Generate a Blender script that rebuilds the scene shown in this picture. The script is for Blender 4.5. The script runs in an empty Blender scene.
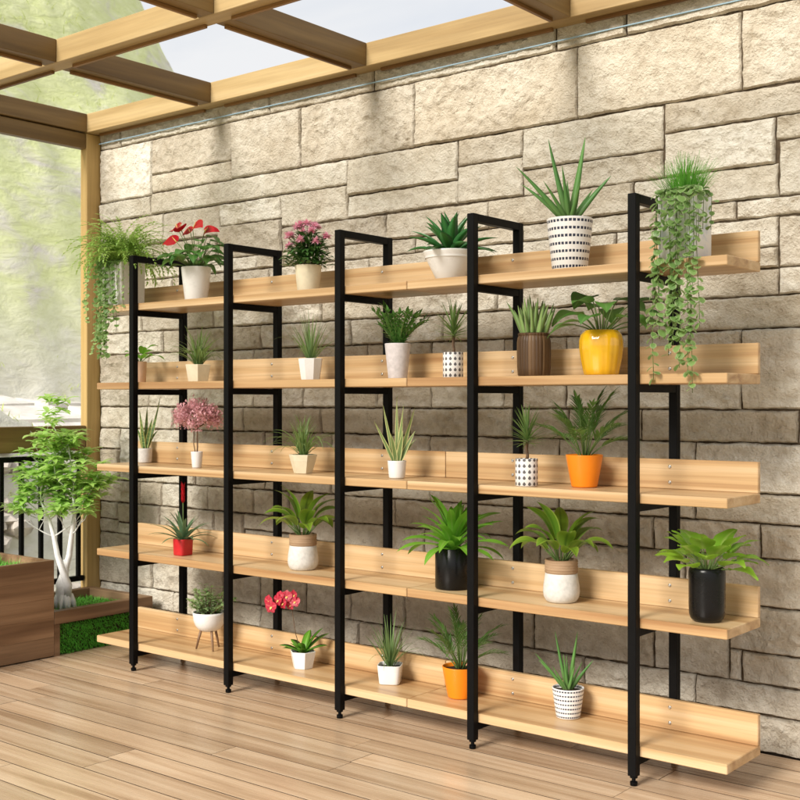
import bpy, math, random
from mathutils import Vector, Matrix, noise
R = math.radians
PI = math.pi
scene = bpy.context.scene
COL = scene.collection

# ------------------------------------------------------------------ mesh builder
class MB:
    def __init__(s):
        s.v = []; s.uv = []; s.f = []; s.m = []; s.sm = []
    def add(s, vs, fs, mat=0, smooth=True, uvs=None):
        o = len(s.v)
        s.v += [tuple(p) for p in vs]
        s.uv += uvs if uvs else [(0.5, 0.5)] * len(vs)
        for f in fs:
            s.f.append(tuple(i + o for i in f)); s.m.append(mat); s.sm.append(smooth)
    def box(s, x0, x1, y0, y1, z0, z1, mat=0, b=0.0):
        """box with chamfered edges (b) so that edges catch light"""
        if b <= 0:
            vs = [(x, y, z) for z in (z0, z1) for y in (y0, y1) for x in (x0, x1)]
            s.add(vs, [(0, 2, 3, 1), (4, 5, 7, 6), (0, 1, 5, 4), (2, 6, 7, 3), (0, 4, 6, 2), (1, 3, 7, 5)], mat, False)
            return
        vs = []; idx = {}
        X = (x0, x1); Y = (y0, y1); Z = (z0, z1); sg = (1, -1)
        for i in (0, 1):
            for j in (0, 1):
                for k in (0, 1):
                    for a in range(3):
                        d = [b * sg[i], b * sg[j], b * sg[k]]; d[a] = 0
                        idx[(i, j, k, a)] = len(vs)
                        vs.append((X[i] + d[0], Y[j] + d[1], Z[k] + d[2]))
        g = lambda i, j, k, a: idx[(i, j, k, a)]
        fs = []
        def q(l, flip):
            fs.append(tuple(l[::-1]) if flip else tuple(l))
        for i in (0, 1):
            q([g(i, 0, 0, 0), g(i, 0, 1, 0), g(i, 1, 1, 0), g(i, 1, 0, 0)], i == 1)
            q([g(0, i, 0, 1), g(1, i, 0, 1), g(1, i, 1, 1), g(0, i, 1, 1)], i == 1)
            q([g(0, 0, i, 2), g(0, 1, i, 2), g(1, 1, i, 2), g(1, 0, i, 2)], i == 1)
        for i in (0, 1):
            for j in (0, 1):
                q([g(i, j, 0, 0), g(i, j, 1, 0), g(i, j, 1, 1), g(i, j, 0, 1)], (i + j) % 2 == 0)
                q([g(i, 0, j, 0), g(i, 0, j, 2), g(i, 1, j, 2), g(i, 1, j, 0)], (i + j) % 2 == 1)
                q([g(0, i, j, 1), g(1, i, j, 1), g(1, i, j, 2), g(0, i, j, 2)], (i + j) % 2 == 0)
                for k in (0, 1):
                    q([g(i, j, k, 0), g(i, j, k, 1), g(i, j, k, 2)], (i + j + k) % 2 == 1)
        s.add(vs, fs, mat, False)
    def tube(s, pts, rad, n=6, mat=0, cap=True):
        pts = [Vector(p) for p in pts]
        if not isinstance(rad, (list, tuple)): rad = [rad] * len(pts)
        t = (pts[1] - pts[0]).normalized()
        u = t.orthogonal().normalized()
        vs = []; uvs = []
        for i, p in enumerate(pts):
            a = pts[max(0, i - 1)]; b = pts[min(len(pts) - 1, i + 1)]
            t = (b - a).normalized()
            u = (u - t * u.dot(t)).normalized(); w = t.cross(u)
            for k in range(n):
                c = 2 * PI * k / n
                vs.append(p + (u * math.cos(c) + w * math.sin(c)) * rad[i]); uvs.append((.5, i / (len(pts) - 1)))
        fs = []
        for i in range(len(pts) - 1):
            for k in range(n):
                a = i * n + k; b = i * n + (k + 1) % n
                fs.append((a, b, b + n, a + n))
        if cap:
            fs.append(tuple(range(n))[::-1]); fs.append(tuple((len(pts) - 1) * n + k for k in range(n)))
        s.add(vs, fs, mat, True, uvs)
    def lathe(s, prof, cross=None, n=40, mat=0, smooth=True, c=(0, 0, 0), rot=0.0):
        """prof: list of (r, z); cross: list of unit 2D points (default circle)"""
        if cross is None: cross = [(math.cos(2 * PI * k / n), math.sin(2 * PI * k / n)) for k in range(n)]
        n = len(cross)
        if rot: cross = [(x * math.cos(rot) - y * math.sin(rot), x * math.sin(rot) + y * math.cos(rot)) for x, y in cross]
        z0 = min(p[1] for p in prof); z1 = max(p[1] for p in prof); H = max(1e-6, z1 - z0)
        vs = []; uvs = []
        cr = cross + [cross[0]]
        for r, z in prof:
            for k, (x, y) in enumerate(cr):
                vs.append((c[0] + x * r, c[1] + y * r, c[2] + z)); uvs.append((k / n, (z - z0) / H))
        fs = []; m = n + 1
        for i in range(len(prof) - 1):
            for k in range(n):
                a = i * m + k
                fs.append((a, a + 1, a + 1 + m, a + m))
        s.add(vs, fs, mat, smooth, uvs)
    def build(s, name, mats, parent=None, auto=None):
        me = bpy.data.meshes.new(name)
        me.from_pydata(s.v, [], s.f)
        if not isinstance(mats, (list, tuple)): mats = [mats]
        for m in mats: me.materials.append(m)
        me.polygons.foreach_set('material_index', s.m)
        me.polygons.foreach_set('use_smooth', s.sm)
        uvl = me.uv_layers.new(name='UVMap')
        li = [0] * len(me.loops); me.loops.foreach_get('vertex_index', li)
        fl = []
        for i in li: fl += s.uv[i]
        uvl.data.foreach_set('uv', fl)
        if auto is not None: me.set_sharp_from_angle(angle=R(auto))
        me.update()
        o = bpy.data.objects.new(name, me); COL.objects.link(o)
        if parent is not None: o.parent = parent
        return o

def tag(o, label=None, cat=None, group=None, kind=None):
    if label: o['label'] = label
    if cat: o['category'] = cat
    if group: o['group'] = group
    if kind: o['kind'] = kind
    return o
def thing(name, label, cat, loc, group=None):
    o = bpy.data.objects.new(name, None); COL.objects.link(o); o.location = loc
    o.empty_display_size = .05
    return tag(o, label, cat, group)

# ------------------------------------------------------------------ materials
def newmat(name):
    m = bpy.data.materials.new(name); m.use_nodes = True
    nt = m.node_tree; nt.nodes.clear()
    out = nt.nodes.new('ShaderNodeOutputMaterial')
    p = nt.nodes.new('ShaderNodeBsdfPrincipled')
    nt.links.new(p.outputs[0], out.inputs[0])
    return m, nt, p, out
def N(nt, t, **kw):
    n = nt.nodes.new(t)
    for k, v in kw.items(): setattr(n, k, v)
    return n
def L(nt, a, b): nt.links.new(a, b)
def math_(nt, op, a, b=None, c=None, clamp=False):
    n = N(nt, 'ShaderNodeMath', operation=op); n.use_clamp = clamp
    for i, x in enumerate((a, b, c)):
        if x is None: continue
        if isinstance(x, (int, float)): n.inputs[i].default_value = x
        else: L(nt, x, n.inputs[i])
    return n.outputs[0]
def mixc(nt, fac, a, b, mode='MIX'):
    n = N(nt, 'ShaderNodeMix', data_type='RGBA', blend_type=mode)
    if isinstance(fac, (int, float)): n.inputs[0].default_value = fac
    else: L(nt, fac, n.inputs[0])
    for i, x in ((6, a), (7, b)):
        if isinstance(x, (tuple, list)): n.inputs[i].default_value = (*x[:3], 1)
        else: L(nt, x, n.inputs[i])
    return n.outputs[2]
def ramp(nt, fac, stops):
    n = N(nt, 'ShaderNodeValToRGB'); e = n.color_ramp.elements
    while len(e) < len(stops): e.new(.5)
    for i, (p, c) in enumerate(stops):
        e[i].position = p; e[i].color = (*c[:3], 1) if isinstance(c, (tuple, list)) else (c, c, c, 1)
    L(nt, fac, n.inputs[0]); return n.outputs[0]
def noise_(nt, vec, scale, detail=4, rough=.55, dist=0.0):
    n = N(nt, 'ShaderNodeTexNoise'); n.inputs['Scale'].default_value = scale
    n.inputs['Detail'].default_value = detail; n.inputs['Roughness'].default_value = rough
    n.inputs['Distortion'].default_value = dist
    if vec is not None: L(nt, vec, n.inputs['Vector'])
    return n.outputs['Fac']
def mapping(nt, vec, scale=(1, 1, 1), loc=None):
    n = N(nt, 'ShaderNodeMapping'); n.inputs['Scale'].default_value = scale
    L(nt, vec, n.inputs['Vector'])
    if loc is not None: L(nt, loc, n.inputs['Location'])
    return n.outputs[0]
def bump(nt, p, h, strength=.3, dist=.01):
    n = N(nt, 'ShaderNodeBump'); n.inputs['Strength'].default_value = strength; n.inputs['Distance'].default_value = dist
    L(nt, h, n.inputs['Height']); L(nt, n.outputs[0], p.inputs['Normal'])
def objc(nt): return N(nt, 'ShaderNodeTexCoord').outputs['Object']
def island(nt): return N(nt, 'ShaderNodeNewGeometry').outputs['Random Per Island']

def wood(name, dark, mid, light, scale=(.7, 14, 14), rough=.45, fine=1.0, isl=.18, bumps=.12, spec=.35):
    """grain runs along the axis with the small scale value"""
    m, nt, p, _ = newmat(name)
    r = island(nt); co = objc(nt)
    off = N(nt, 'ShaderNodeCombineXYZ')
    k = math_(nt, 'MULTIPLY', r, 37.0)
    for i in range(3): L(nt, k, off.inputs[i])
    v = mapping(nt, co, scale, off.outputs[0])
    a = noise_(nt, v, 1.0, 3, .5, .6)
    v2 = mapping(nt, co, tuple(s * (9 if s > 3 else 5) for s in scale), off.outputs[0])
    b = noise_(nt, v2, 1.0, 4, .6, .3)
    col = ramp(nt, a, [(.30, dark), (.48, mid), (.66, light)])
    fb = ramp(nt, b, [(.35, .72), (.6, 1.05)])
    col = mixc(nt, .55 * fine, col, fb, 'MULTIPLY')
    tone = math_(nt, 'MULTIPLY_ADD', math_(nt, 'FRACT', math_(nt, 'MULTIPLY', r, 7.31)), 2 * isl, 1 - isl)
    tc = N(nt, 'ShaderNodeCombineColor')
    for i in range(3): L(nt, tone, tc.inputs[i])
    col = mixc(nt, 1.0, col, tc.outputs[0], 'MULTIPLY')
    L(nt, col, p.inputs['Base Color'])
    L(nt, math_(nt, 'MULTIPLY_ADD', b, .2, rough - .1), p.inputs['Roughness'])
    p.inputs['Specular IOR Level'].default_value = spec
    bump(nt, p, b, bumps, .004)
    return m
def plain(name, col, rough=.5, spec=.5, var=.06, nscale=30, bumps=0.0, metallic=0, coat=0):
    m, nt, p, _ = newmat(name)
    co = objc(nt); a = noise_(nt, co, nscale, 5, .6)
    lo = tuple(c * (1 - var * 2) for c in col); hi = tuple(min(1, c * (1 + var)) for c in col)
    L(nt, ramp(nt, a, [(.3, lo), (.65, hi)]), p.inputs['Base Color'])
    L(nt, math_(nt, 'MULTIPLY_ADD', a, .16, rough - .08), p.inputs['Roughness'])
    p.inputs['Specular IOR Level'].default_value = spec; p.inputs['Metallic'].default_value = metallic
    if coat: p.inputs['Coat Weight'].default_value = coat; p.inputs['Coat Roughness'].default_value = .08
    if bumps: bump(nt, p, a, bumps, .004)
    return m
def leafmat(name, c1, c2, mid=None, edge=None, rough=.42, trans=.28, midw=.12, edgew=.72, stripe=0, spec=.4, base=None):
    G = 1.22; c1 = tuple(min(.9, q * G) for q in c1); c2 = tuple(min(.9, q * G) for q in c2)
    m, nt, p, out = newmat(name)
    r = island(nt); uv = N(nt, 'ShaderNodeUVMap').outputs[0]
    sx = N(nt, 'ShaderNodeSeparateXYZ'); L(nt, uv, sx.inputs[0])
    u = math_(nt, 'ABSOLUTE', math_(nt, 'SUBTRACT', sx.outputs[0], .5))
    n1 = noise_(nt, objc(nt), 22, 3, .6)
    f = math_(nt, 'ADD', math_(nt, 'MULTIPLY', r, .65), math_(nt, 'MULTIPLY', n1, .4), clamp=True)
    col = mixc(nt, f, c1, c2)
    if base: col = mixc(nt, math_(nt, 'SUBTRACT', 1.0, math_(nt, 'MULTIPLY', sx.outputs[1], 2.2), clamp=True), col, base)
    if stripe:
        w = N(nt, 'ShaderNodeTexNoise', noise_dimensions='1D'); w.inputs['Scale'].default_value = stripe; w.inputs['Detail'].default_value = 2
        L(nt, math_(nt, 'ADD', sx.outputs[1], math_(nt, 'MULTIPLY', r, 9.0)), w.inputs['W'])
        col = mixc(nt, ramp(nt, w.outputs['Fac'], [(.45, 0.0), (.6, .75)]), col, tuple(c * 2.1 for c in c2))
    if mid: col = mixc(nt, math_(nt, 'SUBTRACT', 1.0, math_(nt, 'DIVIDE', u, midw), clamp=True), col, mid)
    if edge: col = mixc(nt, math_(nt, 'GREATER_THAN', u, edgew / 2), col, edge)
    L(nt, col, p.inputs['Base Color']); p.inputs['Roughness'].default_value = rough
    p.inputs['Specular IOR Level'].default_value = spec
    tr = N(nt, 'ShaderNodeBsdfTranslucent')
    L(nt, mixc(nt, .5, col, tuple(min(1, c * 2.2) for c in c2)), tr.inputs[0])
    mx = N(nt, 'ShaderNodeMixShader'); mx.inputs[0].default_value = trans
    L(nt, p.outputs[0], mx.inputs[1]); L(nt, tr.outputs[0], mx.inputs[2]); L(nt, mx.outputs[0], out.inputs[0])
    return m

M = {}
M['pine'] = wood('pine', (.36, .19, .078), (.54, .345, .165), (.65, .46, .26), (.45, 13, 24), .34, .7, .05, .05, .5)
M['metal'] = plain('black_metal', (.0022, .0022, .0025), .5, .13, .1, 60)
M['screw'] = plain('screw_steel', (.55, .53, .5), .3, .5, .05, 60, metallic=1)
M['deck'] = wood('deck', (.365, .235, .138), (.50, .348, .22), (.585, .432, .29), (.9, 22, 22), .26, .4, .14, .05, .5)
M['walnut'] = wood('walnut', (.135, .070, .034), (.25, .145, .076), (.35, .215, .12), (9, .7, 12), .5, .8, .16, .15)
M['walnut_x'] = wood('walnut_along', (.16, .09, .045), (.27, .165, .09), (.37, .24, .14), (.7, 12, 12), .5, .8, .16, .15)
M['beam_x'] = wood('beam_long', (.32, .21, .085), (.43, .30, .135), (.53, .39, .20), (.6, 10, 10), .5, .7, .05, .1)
M['beam_y'] = wood('beam_cross', (.10, .056, .016), (.17, .10, .032), (.24, .15, .055), (10, .6, 10), .5, .7, .05, .1)  # darker than the long beams: shade on the side faces put into the colour
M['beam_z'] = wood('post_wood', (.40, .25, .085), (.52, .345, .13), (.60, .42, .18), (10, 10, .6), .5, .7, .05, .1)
M['batten'] = wood('batten', (.13, .06, .018), (.22, .11, .035), (.28, .15, .05), (1, 1, 1), .5, .7, .05, .1)  # shadowed lip under the beams: its shade is put into this darker wood
M['soil'] = plain('soil', (.035, .022, .014), .9, .2, .3, 120, .8)
M['white'] = plain('white_ceramic', (.78, .765, .74), .28, .5, .02, 12)
M['cream'] = plain('cream_ceramic', (.74, .66, .48), .4, .45, .05, 25)
M['stonewhite'] = plain('white_stone_glaze', (.62, .60, .565), .5, .35, .07, 70, .15)
M['lilac'] = plain('pale_lilac_concrete', (.60, .555, .55), .6, .3, .08, 50, .2)
M['peach'] = plain('peach_ceramic', (.70, .47, .32), .45, .4, .05, 25)
M['yellow'] = plain('yellow_glaze', (.80, .43, .012), .16, .55, .06, 9, coat=.6)
M['orange'] = plain('orange_plastic', (.85, .235, .008), .32, .45, .03, 9)
M['red'] = plain('red_ceramic', (.52, .020, .024), .4, .4, .06, 30, .15)
M['black'] = plain('black_glaze', (.004, .004, .0045), .28, .3, .1, 20)
M['collar'] = wood('rope_collar', (.16, .085, .042), (.30, .185, .10), (.42, .28, .17), (2.0, 2.0, 60), .7, .8, .05, .5)
M['barrel'] = wood('barrel_wood', (.040, .020, .008), (.085, .045, .019), (.14, .080, .036), (22, 22, 1.2), .5, .8, .14, .2)
M['legwood'] = wood('leg_wood', (.16, .085, .045), (.24, .14, .08), (.30, .19, .11), (20, 20, 2), .5, .6, .05, .1)

def dash_mat(name, nu, nv, kind):
    m, nt, p, _ = newmat(name)
    uv = N(nt, 'ShaderNodeUVMap').outputs[0]; sx = N(nt, 'ShaderNodeSeparateXYZ'); L(nt, uv, sx.inputs[0])
    fu = math_(nt, 'FRACT', math_(nt, 'MULTIPLY', sx.outputs[0], nu)); fv = math_(nt, 'FRACT', math_(nt, 'MULTIPLY', sx.outputs[1], nv))
    w = noise_(nt, objc(nt), 60, 2)
    if kind == 'dash':
        a = math_(nt, 'LESS_THAN', math_(nt, 'ABSOLUTE', math_(nt, 'SUBTRACT', fu, .5)), math_(nt, 'MULTIPLY_ADD', w, .16, .27))
        b = math_(nt, 'LESS_THAN', math_(nt, 'ABSOLUTE', math_(nt, 'SUBTRACT', fv, .5)), math_(nt, 'MULTIPLY_ADD', w, .1, .13))
        k = math_(nt, 'MULTIPLY', a, b)
    else:
        x = math_(nt, 'DIVIDE', math_(nt, 'SUBTRACT', fu, .5), .36); y = math_(nt, 'DIVIDE', math_(nt, 'SUBTRACT', fv, .46), .38)
        k = math_(nt, 'LESS_THAN', math_(nt, 'ADD', math_(nt, 'MULTIPLY', math_(nt, 'ABSOLUTE', x), math_(nt, 'MULTIPLY_ADD', y, .55, 1.0)), math_(nt, 'MULTIPLY', y, y)), .78)
    c = mixc(nt, k, (.76, .745, .72), (.020, .024, .050) if kind == 'dash' else (.10, .095, .10))
    L(nt, c, p.inputs['Base Color']); p.inputs['Roughness'].default_value = .45
    return m
M['dash'] = dash_mat('dashed_white_ceramic', 34, 7, 'dash')
M['motif'] = dash_mat('motif_white_ceramic', 13, 4.6, 'motif')
def marble():
    m, nt, p, _ = newmat('pale_marble')
    a = noise_(nt, objc(nt), 16, 5, .6, 1.4)
    L(nt, ramp(nt, a, [(.34, (.60, .66, .76)), (.46, (.80, .81, .82)), (.7, (.84, .83, .81))]), p.inputs['Base Color'])
    p.inputs['Roughness'].default_value = .35
    return m
M['marble'] = marble()

M['fern'] = leafmat('fern_leaf', (.15, .31, .04), (.34, .52, .12), trans=.4)
M['string'] = leafmat('string_leaf', (.17, .30, .08), (.34, .50, .19), mid=(.30, .44, .18), trans=.3, midw=.08)
M['string2'] = leafmat('string_leaf_pale', (.085, .175, .045), (.20, .31, .10), edge=(.33, .41, .20), trans=.3, edgew=.74)
M['tuft'] = leafmat('tuft_blade', (.045, .16, .018), (.13, .34, .045), trans=.3)
M['dark'] = leafmat('dark_leaf', (.020, .065, .014), (.055, .14, .028), mid=(.10, .20, .05), trans=.2)
M['mid'] = leafmat('mid_leaf', (.030, .105, .020), (.085, .21, .040), mid=(.14, .27, .07), trans=.25)
M['bright'] = leafmat('bright_leaf', (.06, .19, .016), (.16, .37, .035), mid=(.24, .42, .08), trans=.3, rough=.32)
M['pothos'] = leafmat('pothos_leaf', (.075, .20, .014), (.22, .38, .035), mid=(.30, .44, .10), trans=.3, rough=.26, spec=.55)
M['lime'] = leafmat('lime_leaf', (.055, .14, .012), (.17, .28, .028), mid=(.05, .13, .015), edge=(.24, .34, .05), trans=.28, rough=.32, edgew=.8)
M['spider'] = leafmat('spider_leaf', (.07, .14, .035), (.17, .27, .075), mid=(.36, .42, .20), trans=.3, midw=.16)
M['grey'] = leafmat('grey_leaf', (.085, .155, .05), (.18, .27, .10), trans=.25)
M['agave'] = leafmat('agave_leaf', (.022, .115, .028), (.06, .21, .05), mid=(.08, .24, .06), trans=.2, rough=.36)
M['aloe'] = leafmat('aloe_leaf', (.05, .15, .035), (.12, .27, .065), trans=.12, rough=.4, base=(.17, .27, .08))
M['aloe2'] = leafmat('aloe_pale', (.12, .22, .06), (.25, .37, .12), edge=(.36, .36, .20), trans=.15, edgew=.84)
M['sans'] = leafmat('snake_leaf', (.035, .075, .022), (.085, .14, .045), edge=(.48, .46, .15), trans=.12, stripe=12, edgew=.70)
M['sans2'] = leafmat('snake_leaf_yellow', (.08, .13, .04), (.17, .23, .075), edge=(.55, .53, .22), trans=.15, edgew=.66)
M['palm'] = leafmat('palm_leaf', (.035, .10, .022), (.10, .20, .045), trans=.28, mid=(.16, .25, .07))
M['drac'] = leafmat('dracaena_leaf', (.065, .13, .032), (.15, .235, .07), trans=.25)
M['brom'] = leafmat('bromeliad_leaf', (.050, .105, .050), (.12, .20, .10), trans=.2)
M['tree'] = leafmat('tree_leaf', (.24, .46, .07), (.48, .72, .20), trans=.45, mid=(.46, .70, .26))
M['herb'] = leafmat('herb_leaf', (.10, .18, .065), (.26, .36, .15), trans=.3, edge=(.42, .48, .28), edgew=.85)
M['pinkleaf'] = leafmat('pink_leaf', (.50, .22, .25), (.74, .46, .48), trans=.2, rough=.6)
M['redpetal'] = leafmat('red_petal', (.24, .002, .006), (.38, .006, .012), trans=.1, rough=.45, spec=.22)
M['pinkpetal'] = leafmat('pink_petal', (.68, .16, .28), (.88, .48, .57), trans=.25, rough=.5)
M['orchid'] = leafmat('orchid_petal', (.26, .004, .016), (.46, .03, .06), mid=(.6, .12, .13), trans=.2, rough=.4)
M['spadix'] = plain('spadix', (.70, .45, .12), .5)
M['stem'] = plain('stem_green', (.11, .17, .045), .5, .3, .1, 40)
M['brownstem'] = plain('stem_brown', (.16, .095, .055), .7, .3, .2, 60, .4)
M['bark'] = plain('pale_bark', (.88, .87, .85), .7, .25, .07, 22, .5)
M['turf'] = leafmat('turf_blade', (.07, .36, .03), (.20, .58, .08), trans=.2)
M['hillgrass'] = leafmat('hill_blade', (.26, .34, .08), (.52, .58, .20), trans=.3)

# ------------------------------------------------------------------ leaves and stems
def prof_blade(t): return min(1.0, .55 + 2.2 * t) * max(0.0, 1 - t) ** .65
def prof_lance(t): return max(0.02, math.sin(PI * min(1, .06 + .94 * t) ** .8))
def prof_broad(t): return max(0.02, math.sin(PI * min(1, .05 + .95 * t) ** .62))
def prof_round(t): return max(0.02, math.sqrt(max(0, 1 - (2 * t - 1) ** 2)))
def prof_strap(t): return min(1, .7 + t * 1.2) * (1 - max(0, (t - .55) / .45) ** 2.2)
def prof_sword(t): return min(1, .75 + t * .8) * (1 - t ** 2.6)
def prof_agave(t): return (.62 + .75 * t if t < .42 else .935 * (1 - ((t - .42) / .58) ** 1.5))

def path(p, az, el, Ln, droop, pw, n, bend=0.0):
    p = Vector(p); out = []; h = Ln / n
    for i in range(n + 1):
        t = i / n
        e = el - droop * t ** pw; a = az + bend * t
        d = Vector((math.cos(e) * math.cos(a), math.cos(e) * math.sin(a), math.sin(e)))
        out.append((p.copy(), d, a, e))
        p = p + d * h
    return out
def leaf(mb, p, az, el, Ln, W, droop=.6, pw=1.4, prof=prof_lance, fold=.22, n=8, twist=0.0, bend=0.0, mat=0, wave=0.0, thick=0.0, face=None):
    vs = []; uvs = []; fs = []
    pts = path(p, az, el, Ln, droop, pw, n, bend)
    ph = random.random() * 6
    for i, (c, d, a, e) in enumerate(pts):
        t = i / n; w = max(.0004, prof(t) * W / 2)
        s = Vector((-math.sin(a), math.cos(a), 0)); nn = Vector((-math.sin(e) * math.cos(a), -math.sin(e) * math.sin(a), math.cos(e)))
        if face is not None:
            s = d.cross(face).normalized(); nn = s.cross(d)
            if nn.dot(face) < 0: nn = -nn
        tw = twist * t
        if twist:
            s, nn = s * math.cos(tw) + nn * math.sin(tw), nn * math.cos(tw) - s * math.sin(tw)
        wv = wave * W * math.sin(t * 11 + ph)
        if thick > 0:
            th = thick * (prof(t) * .8 + .08)
            vs += [c + s * w + nn * fold * w, c + nn * th * .15, c - s * w + nn * fold * w, c - nn * th]
            uvs += [(0, t), (.5, t), (1, t), (.5, t)]
        else:
            vs += [c + s * w + nn * (fold * w + wv), c, c - s * w + nn * (fold * w - wv)]
            uvs += [(0, t), (.5, t), (1, t)]
    k = 4 if thick > 0 else 3
    for i in range(n):
        a = i * k; b = a + k
        if k == 3: fs += [(a, a + 1, b + 1, b), (a + 1, a + 2, b + 2, b + 1)]
        else:
            for j in range(4): fs.append((a + j, a + (j + 1) % 4, b + (j + 1) % 4, b + j))
    mb.add(vs, fs, mat, True, uvs)
    return pts
def petiole_leaf(mb, p, az, el, stem, Ln, W, droop=.9, prof=prof_broad, sdroop=.5, mat=0, smat=1, fold=.2, el2=None, wave=.02, r=.0022, n=9):
    pts = path(p, az, el, stem, sdroop, 1.5, 6)
    mb.tube([q[0] for q in pts], [r, r, r, r * .9, r * .8, r * .7, r * .6], 5, smat)
    q = pts[-1]
    leaf(mb, q[0], az + random.uniform(-.25, .25), q[3] if el2 is None else el2, Ln, W, droop, 1.2, prof, fold, n, random.uniform(-.4, .4), 0, mat, wave)
def frond(mb, p, az, el, Ln, droop, nl, ll, lw, mat=0, smat=1, t0=.28, r=.0022, pitch=.2, spread=1.0, bend=0):
    pts = path(p, az, el, Ln, droop, 1.5, 14, bend)
    mb.tube([q[0] for q in pts], [r * (1 - .75 * i / 14) for i in range(15)], 5, smat)
    for i in range(nl):
        t = t0 + (1 - t0) * (i + .5) / nl
        k = min(13, int(t * 14)); f = t * 14 - k
        c = pts[k][0].lerp(pts[k + 1][0], f); a, e = pts[k][2], pts[k][3]
        sz = .55 + .45 * math.sin(PI * min(1, .15 + .8 * t))
        for sd in (-1, 1):
            ang = (1.15 - .65 * t) * spread
            leaf(mb, c, a + sd * ang + random.uniform(-.1, .1), e * .55 + pitch + random.uniform(-.12, .12), ll * sz * random.uniform(.88, 1.1), lw, .5, 1.3, prof_lance, .25, 4, 0, 0, mat)
    q = pts[-1]
    leaf(mb, q[0], q[2], q[3], ll * .7, lw, .3, 1.2, prof_lance, .25, 4, 0, 0, mat)

# ------------------------------------------------------------------ pots
CIRC = None
def ngon(n): return [(math.cos(2 * PI * k / n), math.sin(2 * PI * k / n)) for k in range(n)]
def squircle(e=5.0, n=48):
    out = []
    for k in range(n):
        a = 2 * PI * k / n; c, s_ = math.cos(a), math.sin(a)
        d = (abs(c) ** e + abs(s_) ** e) ** (-1 / e); out.append((c * d, s_ * d))
    return out
def rsq(r=.12, m=5):
    out = []
    for q in range(4):
        a0 = q * PI / 2; cx, cy = ((1 - r), (1 - r))
        if q in (1, 2): cx = -cx
        if q in (2, 3): cy = -cy
        for i in range(m + 1):
            a = a0 + PI / 2 * i / m; out.append((cx + r * math.cos(a), cy + r * math.sin(a)))
    return out
def pot(parent, mat, prof, rim=.004, cross=None, rot=0.0, smooth=True, auto=None, soil=True, depth=.012, name='pot'):
    """prof: outer profile bottom to top; gets an inner wall, a floor and a soil disc"""
    rt, h = prof[-1]
    full = [(.001, prof[0][1])] + prof + [(rt - rim * .5, h + rim * .35), (rt - rim, h), (rt - rim * 1.4, h - depth - .012)]
    mb = MB(); mb.lathe(full, cross, 44, 0, smooth, rot=rot)
    o = mb.build(name, mat, parent, auto)
    if soil:
        sb = MB(); rr = rt - rim * 1.15; n = 28
        cr = cross or ngon(n)
        if rot: cr = [(x * math.cos(rot) - y * math.sin(rot), x * math.sin(rot) + y * math.cos(rot)) for x, y in cr]
        rings = []
        for f in (1.0, .7, .4, .05):
            rings.append([(x * rr * f, y * rr * f, h - depth + (1 - f) * .006 + random.uniform(-.0015, .0015)) for x, y in cr])
        vs = [p for r_ in rings for p in r_]; k = len(cr)
        fs = [(i * k + j, i * k + (j + 1) % k, (i + 1) * k + (j + 1) % k, (i + 1) * k + j) for i in range(3) for j in range(k)]
        sb.add(vs, fs, 0, True); sb.build('soil', M['soil'], parent)
    return o
def taper(rb, rt, h, bev=.004):
    return [(rb - bev, 0), (rb - bev * .3, bev * .3), (rb, bev), (rb + (rt - rb) * .5, h * .5), (rt, h - .001), (rt, h)]

GP = 'potted plants standing on the black framed shelving'
LV = {1: 1.594, 2: 1.251, 3: .887, 4: .507, 5: .116}
def plant(name, label, lv, x, y, cat='potted plant'):
    random.seed(hash((round(x * 1000), lv)) % 100000)
    return thing(name, label, cat, (x, y, LV[lv] + .0005), GP)
U = random.uniform

def trail(mb, start, out, drop, lmat=0, smat=1, size=.018, step=.02, sway=.02, hang_at=None, round_=True, dens=1):
    """a vine that spills over a rim and hangs straight down"""
    p = Vector(start); o = Vector(out); pts = [p.copy()]
    for i in range(1, 6):
        a = i / 5
        pts.append(p + o * a + Vector((0, 0, .018 * math.sin(PI * a) - .012 * a)))
    b = pts[-1]; n = max(3, int(drop / .03)); ph = U(0, 6); f = U(5, 11)
    for i in range(1, n + 1):
        z = drop * i / n
        pts.append(b + Vector((sway * math.sin(f * z + ph) - sway * math.sin(ph), sway * .45 * math.sin(f * .8 * z + ph * 2) - sway * .45 * math.sin(ph * 2), -z)))
    mb.tube(pts, .0011, 4, smat)
    acc = 0; sd = 1
    for i in range(len(pts) - 1):
        seg = (pts[i + 1] - pts[i]); l = seg.length; m_ = max(1, int(round(l / step * dens)))
        for j in range(m_):
            c = pts[i] + seg * ((j + U(0, .9)) / m_)
            sd = -sd
            az = -PI / 2 + sd * U(.35, 1.5)
            s = size * U(.75, 1.15)
            leaf(mb, c, az, U(-1.0, -.1), s, s * (U(.85, 1.02) if round_ else U(.4, .55)), .5, 1.0, prof_round if round_ else prof_lance, .15, 5, U(-.5, .5), 0, lmat)

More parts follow.
